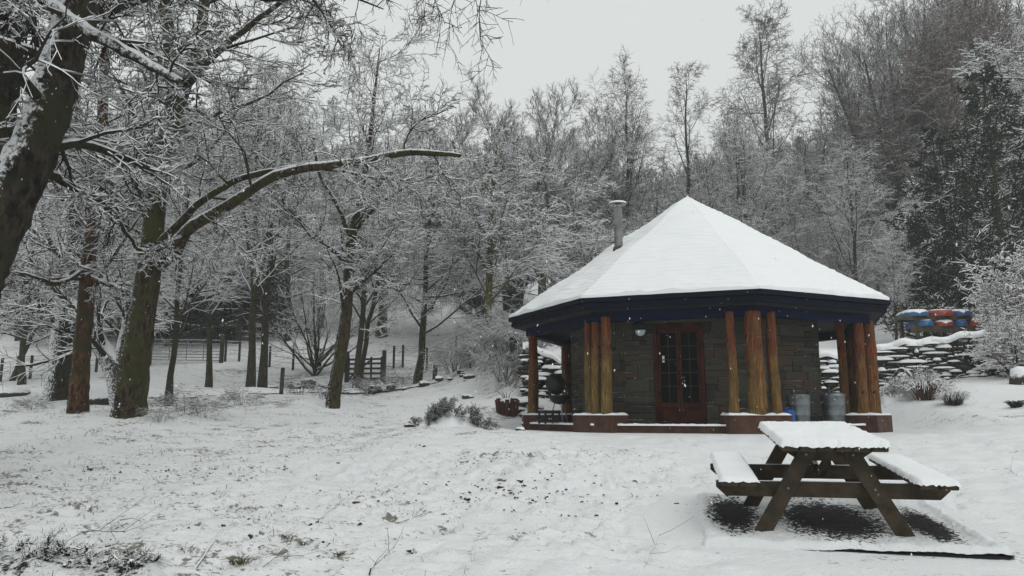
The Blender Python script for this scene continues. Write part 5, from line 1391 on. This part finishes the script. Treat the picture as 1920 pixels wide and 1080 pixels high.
def blade_plant(label, px, Y, h, n, seed, mat, wd=.03, kind='spiky_plant', cat='plant'):
    r = np.random.default_rng(seed); p = at(px, Y); P = []; R = []
    for i in range(n):
        a = r.uniform(0, 2*PI); b = np.array([math.cos(a), math.sin(a), 0]); s = r.uniform(.15, .8)*h; l = h*r.uniform(.6, 1.1)
        o_ = b*r.uniform(0, .45)*h+[0, 0, -.03]; P.append([o_, o_+b*s*.3+[0, 0, l*.5], o_+b*s*.7+[0, 0, l*.8], o_+b*s*1.1+[0, 0, l*r.uniform(.4, .9)]]); R.append([wd*.4, wd*.6, wd*.5, wd*.2])
    V, q = tubes(np.array(P), np.array(R), 4, snow=1.2); o = obj(kind, V, q, mat); o.location = p; tag(o, label, cat)
blade_plant('reddish spiky plant bent under snow at the foot of the dry stone wall', 1738, 20.5, .62, 170, 41, M_beechleaf, .022)
blade_plant('round grassy clump with thin arching blades right of the spiky plant', 1788, 19.2, .42, 320, 42, M_tw_mid, .009, 'grass_clump')
blade_plant('low dark shrub poking from the snow near the right edge', 1905, 18.0, .22, 160, 43, M_fir, .012, 'low_shrub')
mound('snowy_shrub', 'snow-bowed shrub leaning on the dry stone wall just right of the pavilion', 1700, 21.5, 1.8, .8, 303, 'shrub', M_beechleaf)
P = spline([at(1662, 22.6)+[0, 0, .15], at(1690, 22)+[0, 0, .75], at(1712, 21.4)+[0, 0, .6], at(1722, 21)+[0, 0, .1]], 12); b = P[0].copy()
V, q = tubes((P-b)[None], np.full((1, 12), .045), 8, snow=1.2); o = obj('bent_branch', V, q, M_limb, None, True); o.location = b; tag(o, 'snow-topped branch arched against the dry stone wall right of the pavilion', 'branch')

# ------------------------------------------------------------------ sticks, tufts and litter on the lawn
def stick(label, pts, r0, seed, n2=3, kind='stick'):
    P0 = [GP(*p[:2])+[0, 0, p[2]] for p in pts]; b = P0[0].copy(); P = spline(np.array(P0)-b, 8)[None]
    r = np.random.default_rng(seed); P = P+r.normal(0, .006, P.shape); R = np.linspace(r0, r0*.5, 8)[None]
    parts = [tubes(P, R, 6, snow=.3)]
    if n2:
        P2, R2 = spawn(P, R, n2, .2, .95, 45, 12, const(.35), 4, r=r, rmin=r0*.35, rr=.6); parts.append(tubes(P2, R2, 4))
    V, q = merge(parts); o = obj(kind, V, q, M_tw_bare); o.location = b; tag(o, label, 'stick')
stick('straight dark stick pushed into the snow at the lower left, the thickest one', [(362, 1078, .0), (385, 1050, .03), (410, 1016, .07)], .009, 1, 0)
for i, (lab, pts, r0, n2) in enumerate([
    ('forked twig in the snow left of the lawn\'s trampled patch', [(740, 985, .01), (783, 972, .02), (808, 966, .03)], .005, 3),
    ('tiny forked twig standing in the snow at bottom centre', [(884, 1052, 0), (888, 1030, .04), (915, 1022, .05)], .004, 3),
    ('tangled twigs at the bottom edge below the picnic table\'s left side', [(1200, 1078, 0), (1222, 1050, .06), (1240, 1030, .12)], .005, 5),
    ('thin twig lying at the lower left edge', [(0, 957, .01), (20, 955, .02), (36, 952, .03)], .005, 1),
    ('dark twig with a kink, left part of the lawn', [(112, 930, .0), (120, 940, .01), (126, 948, 0)], .008, 0),
    ('slanting twig right of the kinked one', [(152, 950, 0), (162, 944, .03), (172, 936, .06)], .006, 2),
    ('thin twig lying diagonally, left of centre on the lawn', [(600, 975, 0), (620, 960, .02), (642, 948, .04)], .004, 1),
    ('upright stalk in the snow above the left brash', [(271, 928, -.01), (271, 920, .05), (271, 908, .10)], .004, 0),
    ('long twig sprawling from the bottom left brash toward the thick stick', [(110, 1035, .02), (160, 1015, .08), (225, 1012, .05), (280, 990, .06)], .005, 5),
    ('bent twig arching over the snow in front of the left brash', [(190, 1030, 0), (210, 1000, .08), (262, 992, .08), (262, 1012, 0)], .004, 3),
    ('loose twigs at the bottom edge right of the thick stick', [(690, 1078, 0), (715, 1062, .05), (742, 1045, .08)], .006, 6),
    ('loose twig at the bottom edge beside the grass tuft', [(480, 1075, 0), (520, 1058, .04), (570, 1050, .03)], .005, 5),
    ('fine twig lying near the lower right corner', [(1888, 880, 0), (1896, 886, .02), (1905, 895, .02)], .004, 2),
    ('thin twig on the lawn right of centre', [(1108, 1005, 0), (1120, 995, .03), (1135, 985, .05)], .003, 2)]):
    stick(lab, pts, r0, 20+i, n2)
def tuft(label, px, py, h, n, seed, mat):
    r = np.random.default_rng(seed); p = GP(px, py); P = []; 
    for i in range(n):
        a = r.uniform(0, 2*PI); b = np.array([math.cos(a), math.sin(a), 0]); l = h*r.uniform(.4, 1.1); o_ = b*r.uniform(0, h*.9); s = r.uniform(.1, .8)*h
        P.append([o_, o_+b*s*.5+[0, 0, l*.5], o_+b*s*1.4+[0, 0, l*.6]])
    V, q = tubes(np.array(P), np.tile([.0022, .002, .0008], (n, 1)), 3); o = obj('grass_tuft', V, q, mat); o.location = p; tag(o, label, 'grass tuft')
M_grass = m_plain('winter_grass', (.05, .055, .022), .9, c2=(.10, .085, .04), sc=30)
for i, (px, py, h, n, lab) in enumerate([(355, 1035, .07, 50, 'pale green grass tuft left of the thick stick'), (450, 1062, .09, 80, 'straw-green grass tuft at the bottom edge right of the thick stick'),
    (570, 1025, .05, 30, 'small green tuft in the lower left lawn'), (635, 1045, .05, 40, 'yellowish tuft on the lawn left of bottom centre'),
    (940, 903, .05, 40, 'tiny green tuft in the trampled patch'), (205, 1045, .07, 40, 'tuft poking through the bottom left brash'), (540, 1010, .06, 40, 'thin tuft beside the small green one')]):
    tuft(lab, px, py, h, n, 90+i, M_grass)
# clods of bare earth and leaves kicked up in the trampled patch
def litter():
    r = np.random.default_rng(77); m = MB(); spots = [(973, 905, .035), (984, 912, .02), (875, 938, .03), (1028, 934, .025), (968, 936, .025), (668, 945, .035), (795, 930, .02), (1190, 903, .02), (832, 892, .015), (938, 918, .03), (958, 926, .02), (757, 928, .02), (1045, 922, .02), (787, 835, .02), (795, 838, .03), (618, 1028, .03), (675, 985, .02), (275, 1045, .03), (240, 1042, .025), (470, 1010, .03)]
    for i in range(460):
        u = r.random()
        if u < .45: spots.append((r.normal(960, 100), r.normal(925, 28), r.uniform(.006, .016)))
        elif u < .75: spots.append((r.uniform(140, 560), r.normal(885, 9), r.uniform(.006, .017)))
        else: spots.append((r.uniform(0, 800), r.uniform(840, 1070), r.uniform(.006, .018)))
    for (px, py, s) in spots:
        p = GP(px, py, 40)
        m.box(p+[0, 0, s*.2], (s*r.uniform(1.2, 2.8), s*r.uniform(.5, 1.2), s*r.uniform(.25, .8)), rz=r.uniform(0, 3), bev=s*.2, jit=s*.3)
    o = m.build('leaf_litter', m_plain('wet_leaf_litter', (.022, .018, .010), .9, c2=(.09, .06, .025), sc=9)); tag(o, 'scattered dead leaves and clods of earth showing through the snow', 'leaf litter', kind='stuff')
litter()
# weeds and stubble sticking through the thin snow on the left half of the lawn
def stubble():
    r = np.random.default_rng(78); P = []; n = 0
    while len(P) < 1500:
        px = r.uniform(-40, 900)**1.0; py = 760+r.random()**1.3*330
        if r.random() > (1-px/1000): continue
        Y = 2240/(py-657); 
        if Y < 4 or Y > 24: continue
        x = (px-960)/1400*Y; z = float(terrain(x, Y)); s = Y/9
        cl = float(wav(x, Y, 1.6, 44)+wav(x, Y, .7, 50)); 
        if cl < .25: continue
        l = r.uniform(.02, .09)*(.7+.4*s); a = r.uniform(0, 6.28); b = np.array([math.cos(a), math.sin(a)*.6, 0])*r.uniform(.2, 1.6)
        p = np.array([x, Y, z]); P.append([p-[0, 0, .01], p+b*l*r.uniform(.2, 1.2)+[0, 0, l*r.uniform(.2, .7)], p+b*l*r.uniform(.8, 2.4)+r.normal(0, .01, 3)+[0, 0, l*r.uniform(.05, .8)]])
    P = np.array(P); R = np.tile([1, .8, .4], (len(P), 1))*(.0016+.0002*P[:, :1, 1]); V, q = tubes(P, R, 3, snow=0); o = obj('stubble', V, q, M_tw_near); tag(o, 'weed stalks and dead grass poking through thin snow under the left trees', 'stubble', kind='stuff')
stubble()

# ------------------------------------------------------------------ falling snow
def flakes():
    r = np.random.default_rng(5); n = 2600; Yv = 2.5+15*r.random(n)**.7
    x = (r.uniform(-.75, .75, n))*Yv; z = r.uniform(.6, 1, n)*0+CAMZ+Yv*r.uniform(-.25, .62, n)
    gz = .0841*Yv; keep = z > gz+.1
    keep &= np.hypot(x-PCX, Yv-PCY) > 4.7
    x, Yv, z = x[keep], Yv[keep], z[keep]; n = len(x)
    s = r.uniform(.002, .0046, n)
    o = np.array([[1, 0, 0], [-1, 0, 0], [0, 1, 0], [0, -1, 0], [0, 0, 2.2], [0, 0, -2.2]])
    dr = r.normal(0, .25, (n, 1, 2))
    V = np.stack([x, Yv, z], -1)[:, None, :]+o[None]*s[:, None, None]; V[..., :2] += dr*s[:, None, None]*o[None, :, 2:3]
    f = np.array([[0, 2, 4], [2, 1, 4], [1, 3, 4], [3, 0, 4], [2, 0, 5], [1, 2, 5], [3, 1, 5], [0, 3, 5]])
    q = (np.arange(n)[:, None, None]*6+f[None]).reshape(-1, 3)
    ob = obj('falling_snow', V.reshape(-1, 3), q, m_snow('snowflake', .0), None, True); tag(ob, 'snowflakes falling through the air over the lawn', 'snowflakes', kind='stuff')
flakes()

# ------------------------------------------------------------------ haze
HAZE = True
if HAZE:
    hz = MB().box((0, 140, 24), (540, 330, 66)).build('haze', None); hz['kind'] = 'stuff'; hz['label'] = 'thin grey winter air full of fine snow'; hz['category'] = 'haze'
    mt = bpy.data.materials.new('winter_air'); mt.use_nodes = True; t = mt.node_tree; t.nodes.clear()
    o_ = t.nodes.new('ShaderNodeOutputMaterial'); v_ = t.nodes.new('ShaderNodeVolumePrincipled')
    v_.inputs['Color'].default_value = (.9, .92, .93, 1); v_.inputs['Density'].default_value = .0013; v_.inputs['Anisotropy'].default_value = .2
    t.links.new(v_.outputs[0], o_.inputs['Volume']); hz.data.materials.append(mt)
